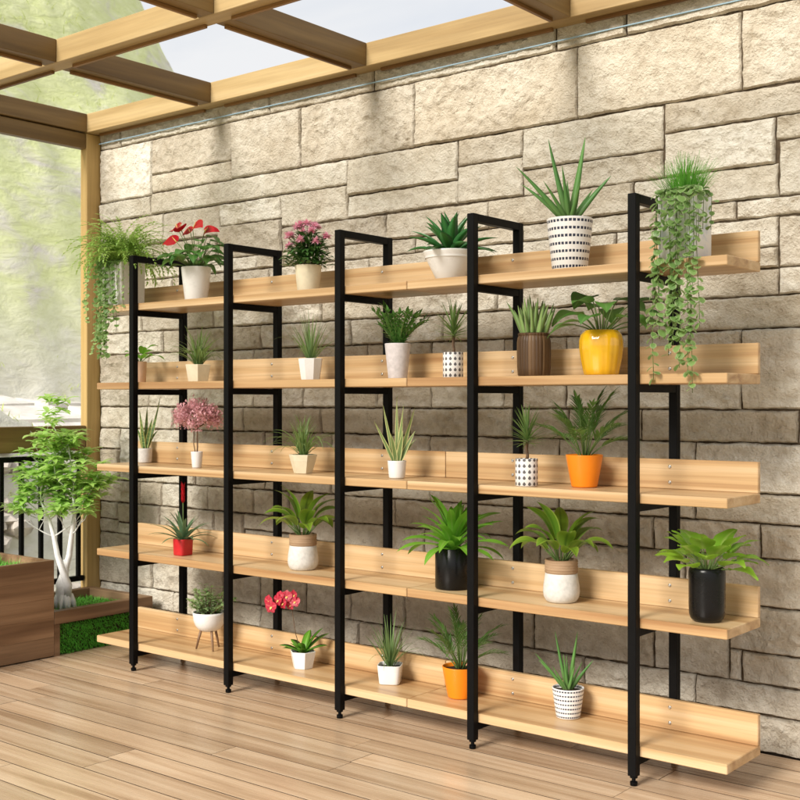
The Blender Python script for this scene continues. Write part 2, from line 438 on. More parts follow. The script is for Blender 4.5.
# ---- shelf 1 (top)
def hanging_fern():
    t = plant('trailing_fern', 'large light green fern with trailing vines in white planter, left end of top shelf', 1, -1.405, .105)
    pot(t, M['white'], [(.062, 0), (.066, .004), (.068, .10), (.070, .195)], .004, rsq(.10), auto=40)
    mb = MB()
    for i in range(190):
        a = U(0, 2 * PI); e = U(.4, 1.5); ln = U(.18, .31)
        frond(mb, (U(-.045, .045), U(-.045, .045), .185), a, e, ln, U(1.2, 2.6), 14, .025, .0080, 0, 1, .15, .0010, .1)
    for i in range(500):
        a = U(0, 2 * PI)
        leaf(mb, (U(-.05, .05), U(-.05, .05), .185), a, U(.5, 1.5), U(.13, .23), .0030, U(.8, 2.2), 1.4, prof_blade, .1, 6, 0, 0, 0)
    mb.build('fern_foliage', [M['fern'], M['stem']], t)
    vb = MB()
    for i in range(9):
        x = -.062 + .014 * i + U(-.004, .004)
        trail(vb, (x, -.05, .19), (U(-.02, .01), U(-.055, -.035), 0), U(.24, .42), 2, 1, .025, .014, .007)
    for i in range(10):
        y = U(-.06, .06)
        trail(vb, (-.055, y, .20), (U(-.11, -.04), U(-.05, .02), U(-.02, .02)), U(.10, .44), 0, 1, .023, .012, .03)
    for i in range(4):
        trail(vb, (.06, U(-.04, .02), .19), (U(.03, .09), U(-.10, -.05), .0), U(.16, .26), 0, 1, .014, .016, .012)
    vb.build('vine', [M['string'], M['stem'], M['string2']], t)
hanging_fern()

def anthurium():
    t = plant('potted_anthurium', 'red flowering anthurium in a white round pot on the top shelf', 1, -.938, .125)
    pot(t, M['white'], taper(.048, .064, .145, .008), .004)
    mb = MB()
    for i in range(44):
        a = i * 2.4 + U(-.3, .3); e = U(.35, 1.4)
        petiole_leaf(mb, (.02 * math.cos(a), .02 * math.sin(a), .14), a, e, U(.055, .105) * (.55 + .6 * e), U(.07, .10), U(.042, .06), U(.8, 1.5), prof_broad, .4, 0, 1, .22, U(-.2, .5))
    mb.build('foliage', [M['mid'], M['stem']], t)
    for (dx, dy, dz, az, sz) in ((-.062, -.05, .312, 2.7, .075), (-.030, -.055, .300, -.9, .072), (.022, -.05, .288, 2.9, .066), (.036, -.05, .300, -.3, .085), (-.055, -.06, .252, 3.2, .075), (.075, -.02, .285, -.1, .062), (.02, .03, .305, .9, .055)):
        fb = MB(); c = Vector((dx, dy, dz)); sz *= 1.22
        fb.tube([(dx * .2, dy * .2, .14), (dx * .55, dy * .55, .14 + (dz - .14) * .6), c], .0018, 5, 1)
        leaf(fb, c, az, .35, sz, sz * .72, .95, 1.1, prof_broad, .16, 9, 0, 0, 0, .02, 0, Vector((.25, -.75, .6)))
        d = Vector((math.cos(az), math.sin(az), .9)).normalized()
        fb.tube([c, c + d * sz * .2, c + d * sz * .42], [.0028, .0026, .001], 6, 2)
        fb.build('flower', [M['redpetal'], M['stem'], M['spadix']], t)
anthurium()

def pink_bush():
    t = plant('potted_pink_flower', 'dark leafed plant crowned with pink flower heads in a cream round pot', 1, -.279, .125)
    pot(t, M['cream'], taper(.042, .053, .105, .006), .005)
    mb = MB()
    for i in range(560):
        a = U(0, 2 * PI); ph = U(-.1, 1.4); r = U(.35, 1.0)
        c = Vector((.085 * r * math.cos(a) * math.cos(ph), .085 * r * math.sin(a) * math.cos(ph), .115 + .125 * r * math.sin(ph)))
        leaf(mb, c, a + U(-.6, .6), U(-.3, .8), U(.026, .042), U(.013, .02), .7, 1.2, prof_broad, .2, 5, U(-.4, .4), 0, 0)
    for i in range(9):
        a = i * .7; mb.tube([(.01 * math.cos(a), .01 * math.sin(a), .09), (.03 * math.cos(a), .03 * math.sin(a), .16), (.06 * math.cos(a), .06 * math.sin(a), .215)], .0022, 5, 1)
    mb.build('foliage', [M['dark'], M['stem']], t)
    hs = [(-.083, -.03, .228), (-.072, -.035, .192), (-.035, -.062, .226), (.022, -.066, .203), (.074, -.03, .196), (.052, -.035, .238), (-.045, -.02, .262), (-.015, -.03, .268), (.018, -.025, .270), (.045, .0, .258), (-.06, .03, .25), (.0, .03, .268), (.075, .03, .222), (-.09, .03, .205)]
    for c in hs:
        fb = MB(); c = Vector(c); c = Vector((c.x * .95, c.y, c.z - .006)); fb.tube([(c.x * .5, c.y * .5, c.z - .05), c], .0014, 4, 1)
        for k in range(46):
            a = U(0, 2 * PI); e = math.asin(U(-.35, 1))
            leaf(fb, c, a, e, U(.019, .027), .0125, .5, 1.2, prof_broad, .25, 4, U(-.4, .4), 0, 0)
        fb.build('flower_head', [M['pinkpetal'], M['stem']], t)
pink_bush()

def agave():
    t = plant('potted_agave', 'green spiky agave rosette in a wide white bowl on the top shelf', 1, .423, .115)
    pot(t, M['white'], [(.046, 0), (.0505, .004), (.066, .035), (.085, .072), (.0965, .098), (.0975, .102)], .005)
    mb = MB()
    for i in range(30):
        f = i / 29; a = i * 2.399; e = .28 + 1.2 * f ** 1.1
        leaf(mb, (.018 * math.cos(a) * (1 - f), .018 * math.sin(a) * (1 - f), .09 + .02 * f), a, e + U(-.06, .06), (.175 - .045 * f) * U(.92, 1.06), .046, .85 - .6 * f, 1.3, prof_agave, .32, 8, 0, 0, 0, 0, .004)
    mb.build('foliage', M['agave'], t)
agave()

def aloe_tall(label, lv, x, y, rt, rb, hp, H, sc):
    t = plant('potted_aloe', label, lv, x, y)
    pot(t, M['dash'], taper(rb, rt, hp, .004), .004)
    mb = MB()
    # the blades lean out in the directions seen in the photograph
    rt_ = Vector((.777, .63, 0)); fw = Vector((-.63, .777, 0))
    for (dx, dz, dep, w, dr) in ((-.42, .62, -.1, .017, .10), (-.36, .45, .12, .016, .16), (-.16, 1.0, .05, .018, -.06), (-.075, .62, -.15, .015, .02), (.0, .52, .2, .014, 0), (.115, 1.0, -.03, .021, .0), (.06, .42, -.2, .015, .05), (.30, .50, -.12, .019, .12), (.2, .40, .2, .014, .1), (-.22, .42, -.2, .013, .1)):
        h = (H - hp) * dz; v = rt_ * dx * .405 * sc + fw * dep * .3 * sc + Vector((0, 0, h + .015))
        az = math.atan2(v.y, v.x); el = math.asin(v.z / v.length)
        leaf(mb, (v.x * .06, v.y * .06, hp - .012), az, el + dr * .4, v.length, w * sc * 1.45, dr, 1.2, prof_blade, .3, 9, U(-.25, .25), 0, 0, 0, .006 * sc, Vector((.5 + U(-.3, .3), -.8, .1)))
    mb.build('foliage', M['aloe'], t)
aloe_tall('long bladed aloe in a black dashed white pot standing high on the top shelf', 1, .903, .125, .0757, .0576, .171, .437, 1.0)

def string_grass():
    t = plant('trailing_string_plant', 'grassy tuft with long trailing round leaves over pale square planter, right end of top shelf', 1, 1.322, .098)
    pot(t, M['marble'], [(.057, 0), (.0595, .003), (.060, .10), (.060, .199)], .004, rsq(.06), auto=40)
    mb = MB()
    for i in range(420):
        a = U(0, 2 * PI); r = U(0, .05)
        leaf(mb, (r * math.cos(a), r * math.sin(a), .18), a + U(-.6, .6), U(.85, 1.5), U(.07, .155), .0034, U(.1, .8), 1.6, prof_blade, .1, 5, 0, 0, 0)
    mb.build('grass_tuft', M['tuft'], t)
    vb = MB()
    for i in range(12):
        x = -.050 + .0122 * i + U(-.004, .004)
        d = (.53, .40, .30, .46, .42, .36, .48, .40, .52, .56, .44, .38)[i]
        trail(vb, (x * .75, -.045, .20), (x * .25, U(-.058, -.046), U(-.01, .01)), d * U(.96, 1.02) + .035, 0, 1, .0265, .0165, .006)
    for i in range(3):
        trail(vb, (.05, U(-.04, .03), .20), (U(.02, .035), U(-.03, .0), 0), U(.08, .15), 0, 1, .022, .02, .005)
    for i in range(70):
        a = U(0, 2 * PI); leaf(vb, (.055 * math.cos(a), .055 * math.sin(a), U(.195, .215)), a, U(-.2, .7), .022, .019, .8, 1, prof_round, .12, 5, U(-.4, .4), 0, 0)
    vb.build('vine', [M['string2'], M['stem']], t)
string_grass()

# ---- shelf 2
def small_peach():
    t = plant('potted_seedling', 'small green seedling in a peach pot behind the leftmost black post', 2, -1.328, .125)
    pot(t, M['peach'], taper(.034, .038, .094, .004), .003)
    mb = MB()
    for (az, e, s, l) in ((-.3, 1.2, .05, .055), (.2, .7, .04, .09), (2.4, 1.0, .03, .05), (1.2, 1.25, .06, .05), (-1.4, .9, .03, .055), (3.6, 1.1, .04, .05), (.6, 1.3, .035, .045), (-.1, .95, .03, .06)):
        petiole_leaf(mb, (.012, 0, .085), az, e, s, l * 1.35, .036, 1.3, prof_lance, .3, 0, 1)
    mb.build('foliage', [M['bright'], M['stem']], t)
small_peach()
def spider(label, lv, x, y, rt, rb, hp, mat, H, half, cross, rot=0.0, n=85, lm='spider', smooth=False, w=.0085):
    t = plant('potted_spider_plant', label, lv, x, y)
    pot(t, M[mat], taper(rb, rt, hp, .003), .004, cross, rot, smooth, 30)
    mb = MB()
    for i in range(n):
        a = U(0, 2 * PI); f = random.random()
        e = .75 + .8 * f; ln = (H - hp) * U(.75, 1.08) * (1.0 if f > .5 else U(1.0, 1.35))
        leaf(mb, (U(-.012, .012), U(-.012, .012), hp - .012), a, e, ln, w * U(.7, 1.1), (2.3 if f < .55 else .7) * U(.5, 1.0), 1.7, prof_blade, .3, 10, U(-.5, .5), 0, 0)
    mb.build('foliage', M[lm], t)
spider('arching spider plant in a cream faceted pot on the second shelf from the top', 2, -.925, .125, .060, .047, .072, 'cream', .25, .12, ngon(6), .3)
def spiky(label, lv, x, y, rt, rb, hp, mat, H, cross, rot, n, lm, w, spread=.5, smooth=False, name='potted_grass', extra=6):
    t = plant(name, label, lv, x, y)
    pot(t, M[mat], taper(rb, rt, hp, .004), .004, cross, rot, smooth, 30)
    mb = MB()
    for i in range(n):
        a = i * 2.399 + U(-.3, .3); f = (i + .5) / n; e = 1.5 - spread * (1 - f) ** .8 * 1.5
        leaf(mb, (.012 * math.cos(a) * (1 - f), .012 * math.sin(a) * (1 - f), hp - .01), a, e, (H - hp) * (.62 + .42 * f) * U(.85, 1.05), w * U(.8, 1.1), U(.1, .55) * (1.3 - f), 1.5, prof_blade, .3, 8, U(-.4, .4), 0, 0)
    for i in range(extra):
        a = U(0, 2 * PI); leaf(mb, (0, 0, hp - .01), a, U(.7, 1.1), (H - hp) * U(.7, .95), w * .7, U(1.4, 2.2), 1.6, prof_blade, .3, 9, 0, 0, 0)
    mb.build('foliage', M[lm], t)
spiky('upright spiky grey green plant in a white octagonal pot on the second shelf', 2, -.266, .125, .049, .038, .083, 'white', .30, ngon(8), .25, 34, 'grey', .0095, .42)
def zz():
    t = plant('potted_bushy_plant', 'bushy dark green plant in a tall tapered pale lilac pot on the second shelf', 2, .174, .125)
    pot(t, M['lilac'], taper(.035, .048, .128, .003), .004)
    mb = MB()
    for i in range(20):
        a = i * 2.4; e = U(.75, 1.45); ln = U(.10, .165)
        pts = path((.01 * math.cos(a), .01 * math.sin(a), .12), a, e, ln, U(.1, .6), 1.3, 8)
        mb.tube([q[0] for q in pts], [.003 - .0002 * k for k in range(9)], 5, 1)
        for k in range(9):
            c, d, aa, ee = pts[k]
            for sd in (-1, 1): leaf(mb, c, aa + sd * U(.6, 1.1), ee * .6 + U(-.1, .4), U(.026, .038), .013, .4, 1.2, prof_lance, .25, 5, 0, 0, 0)
        leaf(mb, pts[-1][0], a, e, .03, .012, .2, 1.2, prof_lance, .25, 5, 0, 0, 0)
    mb.build('foliage', [M['mid'], M['stem']], t)
zz()
def dracaena(label, lv, x, y, r, hp, H, wid):
    t = plant('potted_dracaena', label, lv, x, y)
    pot(t, M['motif'], [(r - .003, 0), (r, .003), (r, hp * .5), (r, hp - .001), (r, hp)], .003)
    sb = MB(); zt = hp + (H - hp) * .33
    sb.tube([(0, 0, hp - .015), (.004, 0, hp + .012), (-.001, .002, hp + .03), (.003, 0, zt)], [.006, .0052, .0048, .0055], 7)
    sb.build('stem', M['brownstem'], t)
    mb = MB()
    for i in range(64):
        a = i * 2.399; f = (i + .5) / 64; e = -.05 + 1.5 * f
        leaf(mb, (.003, 0, zt - .012 + .03 * f), a, e + U(-.12, .12), wid * (.92 + .5 * f) * U(.85, 1.05), .0095, U(.25, .6) * (1 - .6 * f), 1.4, prof_blade, .3, 7, U(-.3, .3), 0, 0)
    mb.build('foliage', M['drac'], t)
dracaena('narrow leaved dracaena in a white motif cylinder pot on the second shelf from the top', 2, .427, .125, .0363, .089, .284, .085)
def barrel_aloe():
    t = plant('potted_small_aloe', 'clump of upright pale aloe leaves in a dark brown wooden barrel pot', 2, .761, .13)
    n = 28; cr = []
    for k in range(n):
        a0 = 2 * PI * k / n
        for da, rr in ((.0, .975), (.05, 1.0), (.175, 1.0)): cr.append((rr * math.cos(a0 + da), rr * math.sin(a0 + da)))
    pot(t, M['barrel'], [(.050, 0), (.0545, .006), (.0565, .03), (.0575, .075), (.0572, .115), (.0545, .131), (.0515, .136), (.0535, .139), (.0535, .144)], .006, cr, auto=40)
    mb = MB()
    for i in range(30):
        a = i * 2.399; f = (i + .5) / 30; r = .036 * (1 - f) ** .5
        leaf(mb, (r * math.cos(a), r * math.sin(a), .13), a, 1.15 + .38 * f + U(-.08, .08), U(.09, .15), .021, U(-.1, .3), 1.3, prof_blade, .35, 7, U(-.3, .3), 0, 0, 0, .003, Vector((.55 + U(-.5, .5), -.8, .1)))
    mb.build('foliage', M['aloe2'], t)
barrel_aloe()
def yellow_pot():
    t = plant('potted_philodendron', 'broad dark leaved plant in a glossy yellow rounded pot', 2, 1.02, .125)
    n = 14; cr = []
    for k in range(n * 6):
        a = 2 * PI * k / (n * 6); rr = 1 - .022 * (1 - abs(math.sin(a * n / 2)) ** .7); cr.append((rr * math.cos(a), rr * math.sin(a)))
    pot(t, M['yellow'], [(.052, 0), (.0565, .004), (.060, .02), (.067, .055), (.0715, .09), (.0715, .112), (.067, .13), (.060, .139), (.0555, .142), (.0545, .144)], .006, cr)
    mb = MB()
    for (az, e, s, l, w) in ((2.2, 1.2, .10, .10, .075), (2.9, .9, .10, .10, .07), (3.5, .55, .07, .085, .055), (1.3, 1.25, .12, .11, .08), (.6, 1.05, .11, .11, .08), (.1, .8, .11, .10, .07), (-.5, .6, .10, .10, .065), (-1.4, .9, .07, .08, .06), (-2.2, 1.0, .07, .075, .055), (-1.8, 1.3, .10, .07, .06), (2.6, 1.35, .13, .10, .075), (4.0, .7, .07, .09, .05), (1.0, .6, .09, .09, .06), (-.9, 1.2, .10, .075, .06), (0.3, .35, .11, .075, .05), (1.8, .9, .12, .09, .07)):
        petiole_leaf(mb, (.015 * math.cos(az), .015 * math.sin(az), .135), az, e, s * 1.05, l * 1.25, w * 1.22, 1.1, prof_broad, .5, 0, 1, .2, U(-.05, .45), .025, .0028, 10)
    mb.build('foliage', [M['mid'], M['stem']], t)
yellow_pot()

# ---- shelf 3
def snake(label, lv, x, y, rt, rb, hp, mat, blades, lm, name='potted_snake_plant'):
    t = plant(name, label, lv, x, y)
    pot(t, M[mat], taper(rb, rt, hp, .006), .003)
    mb = MB(); rt_ = Vector((.777, .63, 0)); fw = Vector((-.63, .777, 0))
    for (dx, dz, dep, w, dr, tw) in blades:
        v = rt_ * dx + fw * dep + Vector((0, 0, dz))
        leaf(mb, (v.x * .12, v.y * .12, hp - .01), math.atan2(v.y, v.x), math.asin(v.z / v.length) + dr * .4, v.length, w * 1.05, dr, 1.3, prof_sword, .25, 10, tw, 0, 0, .03, 0, Vector((.55, -.8, .1)))
    mb.build('foliage', M[lm], t)
snake('dark snake plant in a pale stone pot beside the leftmost black post', 3, -1.372, .198, .0335, .031, .066, 'stonewhite',
      ((.06, .245, .01, .020, -.15, .8), (-.02, .185, -.01, .021, .05, .4), (.035, .15, -.02, .020, .1, -.5), (-.035, .11, .0, .018, .2, .4), (.055, .095, .01, .016, .5, .3), (.005, .20, .02, .018, .0, -.6), (-.012, .14, -.025, .019, .0, .5)), 'sans')
def pink_tree():
    t = plant('miniature_tree', 'miniature tree with a dense dusty pink crown in a small white pot', 3, -.899, .095)
    pot(t, M['white'], taper(.020, .0255, .067, .002), .003)
    tb = MB()
    tb.tube([(0, 0, .05), (.004, 0, .09), (.0, .002, .13), (.004, 0, .17), (.0, 0, .22)], [.0035, .003, .003, .003, .002], 6)
    tb.tube([(-.006, 0, .05), (-.02, .0, .10), (-.03, .01, .13), (-.02, 0, .16), (-.045, 0, .20)], [.0022, .002, .002, .002, .001], 6)
    for i in range(22):
        a = U(0, 2 * PI); r = U(.04, .10)
        tb.tube([(.002, 0, .165), (r * .5 * math.cos(a), r * .5 * math.sin(a), .195), (r * math.cos(a), r * math.sin(a), U(.19, .26))], [.0016, .0012, .0006], 4)
    tb.build('trunk', M['brownstem'], t)
    mb = MB()
    cl = [(U(0, 2 * PI), random.random() ** .6, U(0, 1)) for i in range(130)]
    for (a, r, h) in cl:
        cx, cy = .106 * r * math.cos(a), .098 * r * math.sin(a)
        top = .17 + .115 * math.sqrt(max(0, 1 - r * r * .8)); bot = .155 + .03 * (1 - r) ** .5
        cz = bot + (top - bot) * (h ** .6)
        for k in range(32):
            d = Vector((random.gauss(0, 1), random.gauss(0, 1), random.gauss(0, .9))) * .0105
            leaf(mb, (cx + d.x, cy + d.y, cz + d.z), U(0, 2 * PI), U(-.4, 1.2), U(.009, .016), U(.005, .008), .3, 1.2, prof_lance, .2, 3, 0, 0, 0)
    mb.build('crown', M['pinkleaf'], t)
pink_tree()
spider('arching spider plant in a cream faceted pot on the middle shelf', 3, -.278, .095, .0565, .037, .072, 'cream', .245, .125, ngon(6), .55)
snake('yellow edged snake plant in a small white pot beside the middle shelf seam', 3, .197, .092, .0345, .0295, .064, 'white',
      ((.022, .215, .0, .017, .0, .9), (.058, .20, .01, .017, .05, -.7), (-.045, .215, .01, .015, -.05, .8), (.06, .12, -.01, .019, .1, .4), (-.075, .155, .0, .014, .1, .6), (.0, .25, .02, .015, 0, .6), (.065, .09, .01, .014, .4, .4), (-.02, .11, -.02, .018, .1, -.4), (-.05, .10, .02, .014, .2, .4), (.02, .12, -.02, .02, .0, .3)), 'sans2')
dracaena('narrow leaved dracaena in a white motif cylinder pot on the middle shelf', 3, .773, .066, .0373, .090, .276, .08)
def palm(label, lv, x, y, rt, rb, hp, H, half, lush):
    t = plant('potted_palm', label, lv, x, y)
    pot(t, M['orange'], taper(rb, rt, hp, .005), .004)
    mb = MB(); n = 17
    for i in range(n):
        a = i * 2.399 + .3; f = (i + .5) / n; e = .75 + .78 * f
        frond(mb, (.010 * math.cos(a), .010 * math.sin(a), hp - .012), a, e, (H - hp) * (.80 + .22 * f) * U(.9, 1.08), (.95 - .55 * f) * U(.8, 1.2), 11, .062 * lush, .0075 * lush, 0, 1, .36, .0026, .25)
    for i in range(5):
        a = i * 1.3; leaf(mb, (.004 * math.cos(a), .004 * math.sin(a), hp - .01), a, 1.45, (H - hp) * .55, .007, .1, 1.2, prof_blade, .5, 6, 0, 0, 1)
    mb.build('foliage', [M['palm'], M['stem']], t)
palm('dense feathery palm in an orange round pot on the middle shelf', 3, .946, .145, .0607, .0427, .105, .322, .13, 1.0)

# ---- shelf 4
def bromeliad():
    t = plant('potted_bromeliad', 'bromeliad with one red flower spike in a small bright red pot', 4, -1.002, .107)
    pot(t, M['red'], taper(.0325, .0345, .069, .003), .003, squircle(5))
    mb = MB()
    for i in range(26):
        a = i * 2.399 + .2; f = (i + .5) / 26; e = .25 + 1.1 * f
        leaf(mb, (.012 * math.cos(a) * (1 - f), .012 * math.sin(a) * (1 - f), .06), a, e, U(.135, .175) * (1 - .1 * f), .025, (1.15 - .5 * f) * U(.7, 1.1), 1.4, prof_blade, .35, 9, 0, 0, 0)
    mb.build('foliage', M['brom'], t)
    sb = MB(); sb.tube([(0, 0, .06), (.001, 0, .15), (0, 0, .235)], .002, 6); sb.build('flower_stem', M['stem'], t)
    fb = MB()
    for i in range(26):
        a = i * 2.399; z = .222 + .07 * i / 26
        leaf(fb, (0, 0, z), a, .95, .030, .016, -.75, 1, prof_lance, .4, 5, 0, 0, 0)
    fb.build('flower_spike', M['redpetal'], t)
bromeliad()
def collar_plant(label, lv, x, y, mat_leaf, seed):
    t = plant('potted_dieffenbachia', label, lv, x, y); random.seed(seed)
    o = pot(t, M['stonewhite'], [(.045, 0), (.051, .004), (.0585, .018), (.0605, .034), (.059, .055), (.0555, .078), (.053, .094)], .004, soil=False)
    cb = MB(); pr = [(.0515, .0945)]
    for k in range(5):
        z = .0955 + k * .0085; pr += [(.0535, z + .001), (.0552, z + .0042), (.0535, z + .0075)]
    pr += [(.0535, .139), (.0495, .1405), (.0485, .125)]
    cb.lathe(pr, None, 44); cb.build('collar', M['collar'], o)
    sb = MB(); sb.lathe([(.049, .129), (.03, .131), (.001, .133)], None, 24); sb.build('soil', M['soil'], t)
    mb = MB()
    rt_ = Vector((.777, .63, 0)); fw = Vector((-.63, .777, 0))
    L_ = [(-.16, .035, -.02, .05), (-.135, .075, .05, .045), (-.06, .165, .03, .048), (.01, .16, .09, .04), (.055, .155, .0, .052), (.13, .09, .03, .05), (.155, .04, -.03, .052), (-.07, .055, -.11, .045), (.02, .02, -.13, .04), (.09, .05, -.09, .045), (-.02, .18, -.01, .045), (.10, .13, .06, .045), (-.09, .11, -.06, .045), (.03, .10, -.08, .05), (-.12, .02, .09, .045), (.12, .01, .10, .045)]
    for (dx, dz, dep, w) in L_:
        v = rt_ * dx + fw * dep; az = math.atan2(v.y, v.x); h = v.length; e = math.atan2(dz + .06, h * .55)
        tot = math.hypot(h, dz + .02) * 1.06
        petiole_leaf(mb, (.012 * math.cos(az), .012 * math.sin(az), .128), az + U(-.1, .1), e, tot * .36, tot * .72, w * 1.3, (e - math.atan2(dz, h)) * 1.6 + .75, prof_lance, .12, 0, 1, .28, None, .015, .0034, 10)
    mb.build('foliage', [M[mat_leaf], M['stem']], t)
collar_plant('broad leaved plant in rope collared white pot, just above the red orchid', 4, -.305, .123, 'lime', 5)
def black_drac():
    t = plant('potted_corn_plant', 'large glossy rosette of strap leaves in a matt black cylinder pot', 4, .429, .122)
    pot(t, M['black'], [(.060, 0), (.0635, .004), (.0637, .07), (.0637, .142)], .004)
    mb = MB()
    for i in range(42):
        a = i * 2.399; f = (i + .5) / 42; e = .15 + 1.3 * f
        leaf(mb, (.014 * math.cos(a) * (1 - f), .014 * math.sin(a) * (1 - f), .13 + .035 * f), a, e + U(-.1, .15), U(.16, .225) * (1.05 - .12 * f), .034 * U(.85, 1.1), (1.35 - .7 * f) * U(.7, 1.1), 1.4, prof_strap, .28, 10, U(-.4, .4), 0, 0, .02)
    mb.build('foliage', M['bright'], t)
black_drac()
collar_plant('broad leaved plant in rope collared white pot, just above the small aloe in dashed pot', 4, .871, .125, 'lime', 9)
def pothos():
    t = plant('potted_pothos', 'bright green pothos in a glossy black rounded pot at the right end of its shelf', 4, 1.390, .106)
    pot(t, M['black'], [(.034, 0), (.043, .003), (.0495, .010), (.0530, .022), (.0542, .05), (.0545, .12), (.0545, .148), (.0525, .156), (.0500, .160)], .005)
    mb = MB(); rt_ = Vector((.777, .63, 0)); fw = Vector((-.63, .777, 0))
    for k in range(26):
        f = (k + .5) / 26; a = k * 2.399; rr = .075 * (1 - f) ** .6
        hx, hy = rr * math.cos(a), rr * math.sin(a); az = a + U(-.2, .2)
        pts = path((.014 * math.cos(a), .014 * math.sin(a), .148), az, .35 + .95 * f, .03 + .055 * U(.7, 1.1), .5, 1.3, 5)
        mb.tube([q[0] for q in pts], [.0026, .0025, .0024, .0022, .002, .0018], 5, 1)
        leaf(mb, pts[-1][0], az, .15 + .85 * f + U(-.15, .15), U(.075, .10), U(.062, .078), U(.6, 1.1), 1.2, prof_broad, .25, 9, U(-.4, .4), 0, 0, .03)
    mb.build('foliage', [M['pothos'], M['stem']], t)
pothos()

# ---- shelf 5 (bottom)
def tripod_bowl():
    t = plant('potted_herb', 'small leafy shrub in a white bowl raised on three wooden legs', 5, -.866, .135)
    o = pot(t, M['white'], [(.012, .074), (.030, .077), (.048, .088), (.060, .104), (.067, .124), (.0695, .148), (.070, .157)], .004)
    for a in (-2.5, -.45, 1.6):
        lb = MB(); ca, sa = math.cos(a), math.sin(a)
        lb.tube([(.034 * ca, .034 * sa, .084), (.046 * ca, .046 * sa, .04), (.056 * ca, .056 * sa, 0)], [.0062, .0052, .0036], 8)
        lb.build('leg', M['legwood'], o)
    mb = MB()
    for i in range(19):
        a = i * 2.399; e = U(.5, 1.45); ln = U(.08, .165) if e > .9 else U(.07, .11)
        pts = path((.02 * math.cos(a), .02 * math.sin(a), .15), a, e, ln, U(-.1, .7), 1.3, 8)
        mb.tube([q[0] for q in pts], [.0022 - .00018 * k for k in range(9)], 5, 1)
        for k in range(1, 9):
            for sd in (-1, 1, 0):
                leaf(mb, pts[k][0], a + sd * U(.6, 1.6) + (U(0, 6) if sd == 0 else 0), U(-.1, .9), U(.022, .034), U(.010, .015), .6, 1.2, prof_lance, .2, 5, U(-.4, .4), 0, 0)
    mb.build('foliage', [M['herb'], M['brownstem']], t)
tripod_bowl()
def orchid():
    t = plant('potted_orchid', 'orchid with a spray of red blooms above thick leaves in a white faceted pot', 5, -.316, .134)
    pot(t, M['white'], taper(.040, .0533, .066, .002), .004, ngon(6), .4, False, 20)
    mb = MB()
    for (az, e, l, w) in ((3.9, .55, .09, .036), (4.6, .9, .07, .034), (3.0, .75, .08, .034), (.9, .85, .12, .036), (.4, .55, .10, .034), (1.9, 1.1, .10, .034), (-1.0, .7, .06, .03), (.75, 1.15, .12, .034), (5.3, 1.0, .07, .03), (3.5, .35, .08, .03)):
        leaf(mb, (.01 * math.cos(az), .01 * math.sin(az), .06), az, e, l, w, .55, 1.3, prof_strap, .3, 8, 0, 0, 0, 0, .003)
    mb.build('foliage', M['bright'], t)
    st = [Vector((-.01, 0, .06)), Vector((-.028, -.012, .13)), Vector((-.035, -.02, .20)), Vector((-.036, -.03, .258)), Vector((-.05, -.045, .278)), Vector((-.075, -.062, .272)), Vector((-.095, -.078, .252))]
    sb = MB(); sb.tube(st, [.0016] * 4 + [.0013, .0011, .0008], 5); sb.build('flower_stem', M['brownstem'], t)
    for (x, y, z, s) in ((-.108, -.082, .262, .026), (-.088, -.088, .243, .027), (-.072, -.066, .268, .025), (-.052, -.058, .258, .026), (-.040, -.05, .284, .025), (-.016, -.032, .290, .022), (-.010, -.035, .265, .024), (-.030, -.04, .250, .021), (-.066, -.06, .283, .022)):
        fb = MB(); c = Vector((x, y, z)); fc = Vector((U(-.2, .75), -1, U(-.1, .3))).normalized()
        q = fc.to_track_quat('Z', 'Y').to_matrix()
        for k in range(5):
            a = 2 * PI * k / 5 + PI / 2; tb = MB()
            leaf(tb, (0, 0, 0), a, .25, s, s * (1.15 if k in (1, 4) else .8), .45, 1.0, prof_round, .1, 6, 0, 0, 0)
            fb.add([c + q @ Vector(v) for v in tb.v], tb.f, 0, True, tb.uv)
        tb = MB(); leaf(tb, (0, 0, .001), -PI / 2, .9, s * .5, s * .4, 1.2, 1.2, prof_broad, -.3, 5)
        fb.add([c + q @ Vector(v) for v in tb.v], tb.f, 1, True, tb.uv)
        fb.build('flower', [M['orchid'], M['spadix']], t)
orchid()
spiky('tall spiky grass plant in a white rounded cube pot on the bottom shelf', 5, .109, .16, .0455, .039, .069, 'white', .285, squircle(5), .55, 34, 'grey', .0095, .42, True, extra=9)
palm('loose feathery palm in an orange round pot on the bottom shelf', 5, .436, .155, .0641, .0445, .110, .330, .15, .85)
aloe_tall('small aloe in a black dashed white pot on the bottom shelf', 5, .871, .168, .0534, .040, .099, .283, .62)

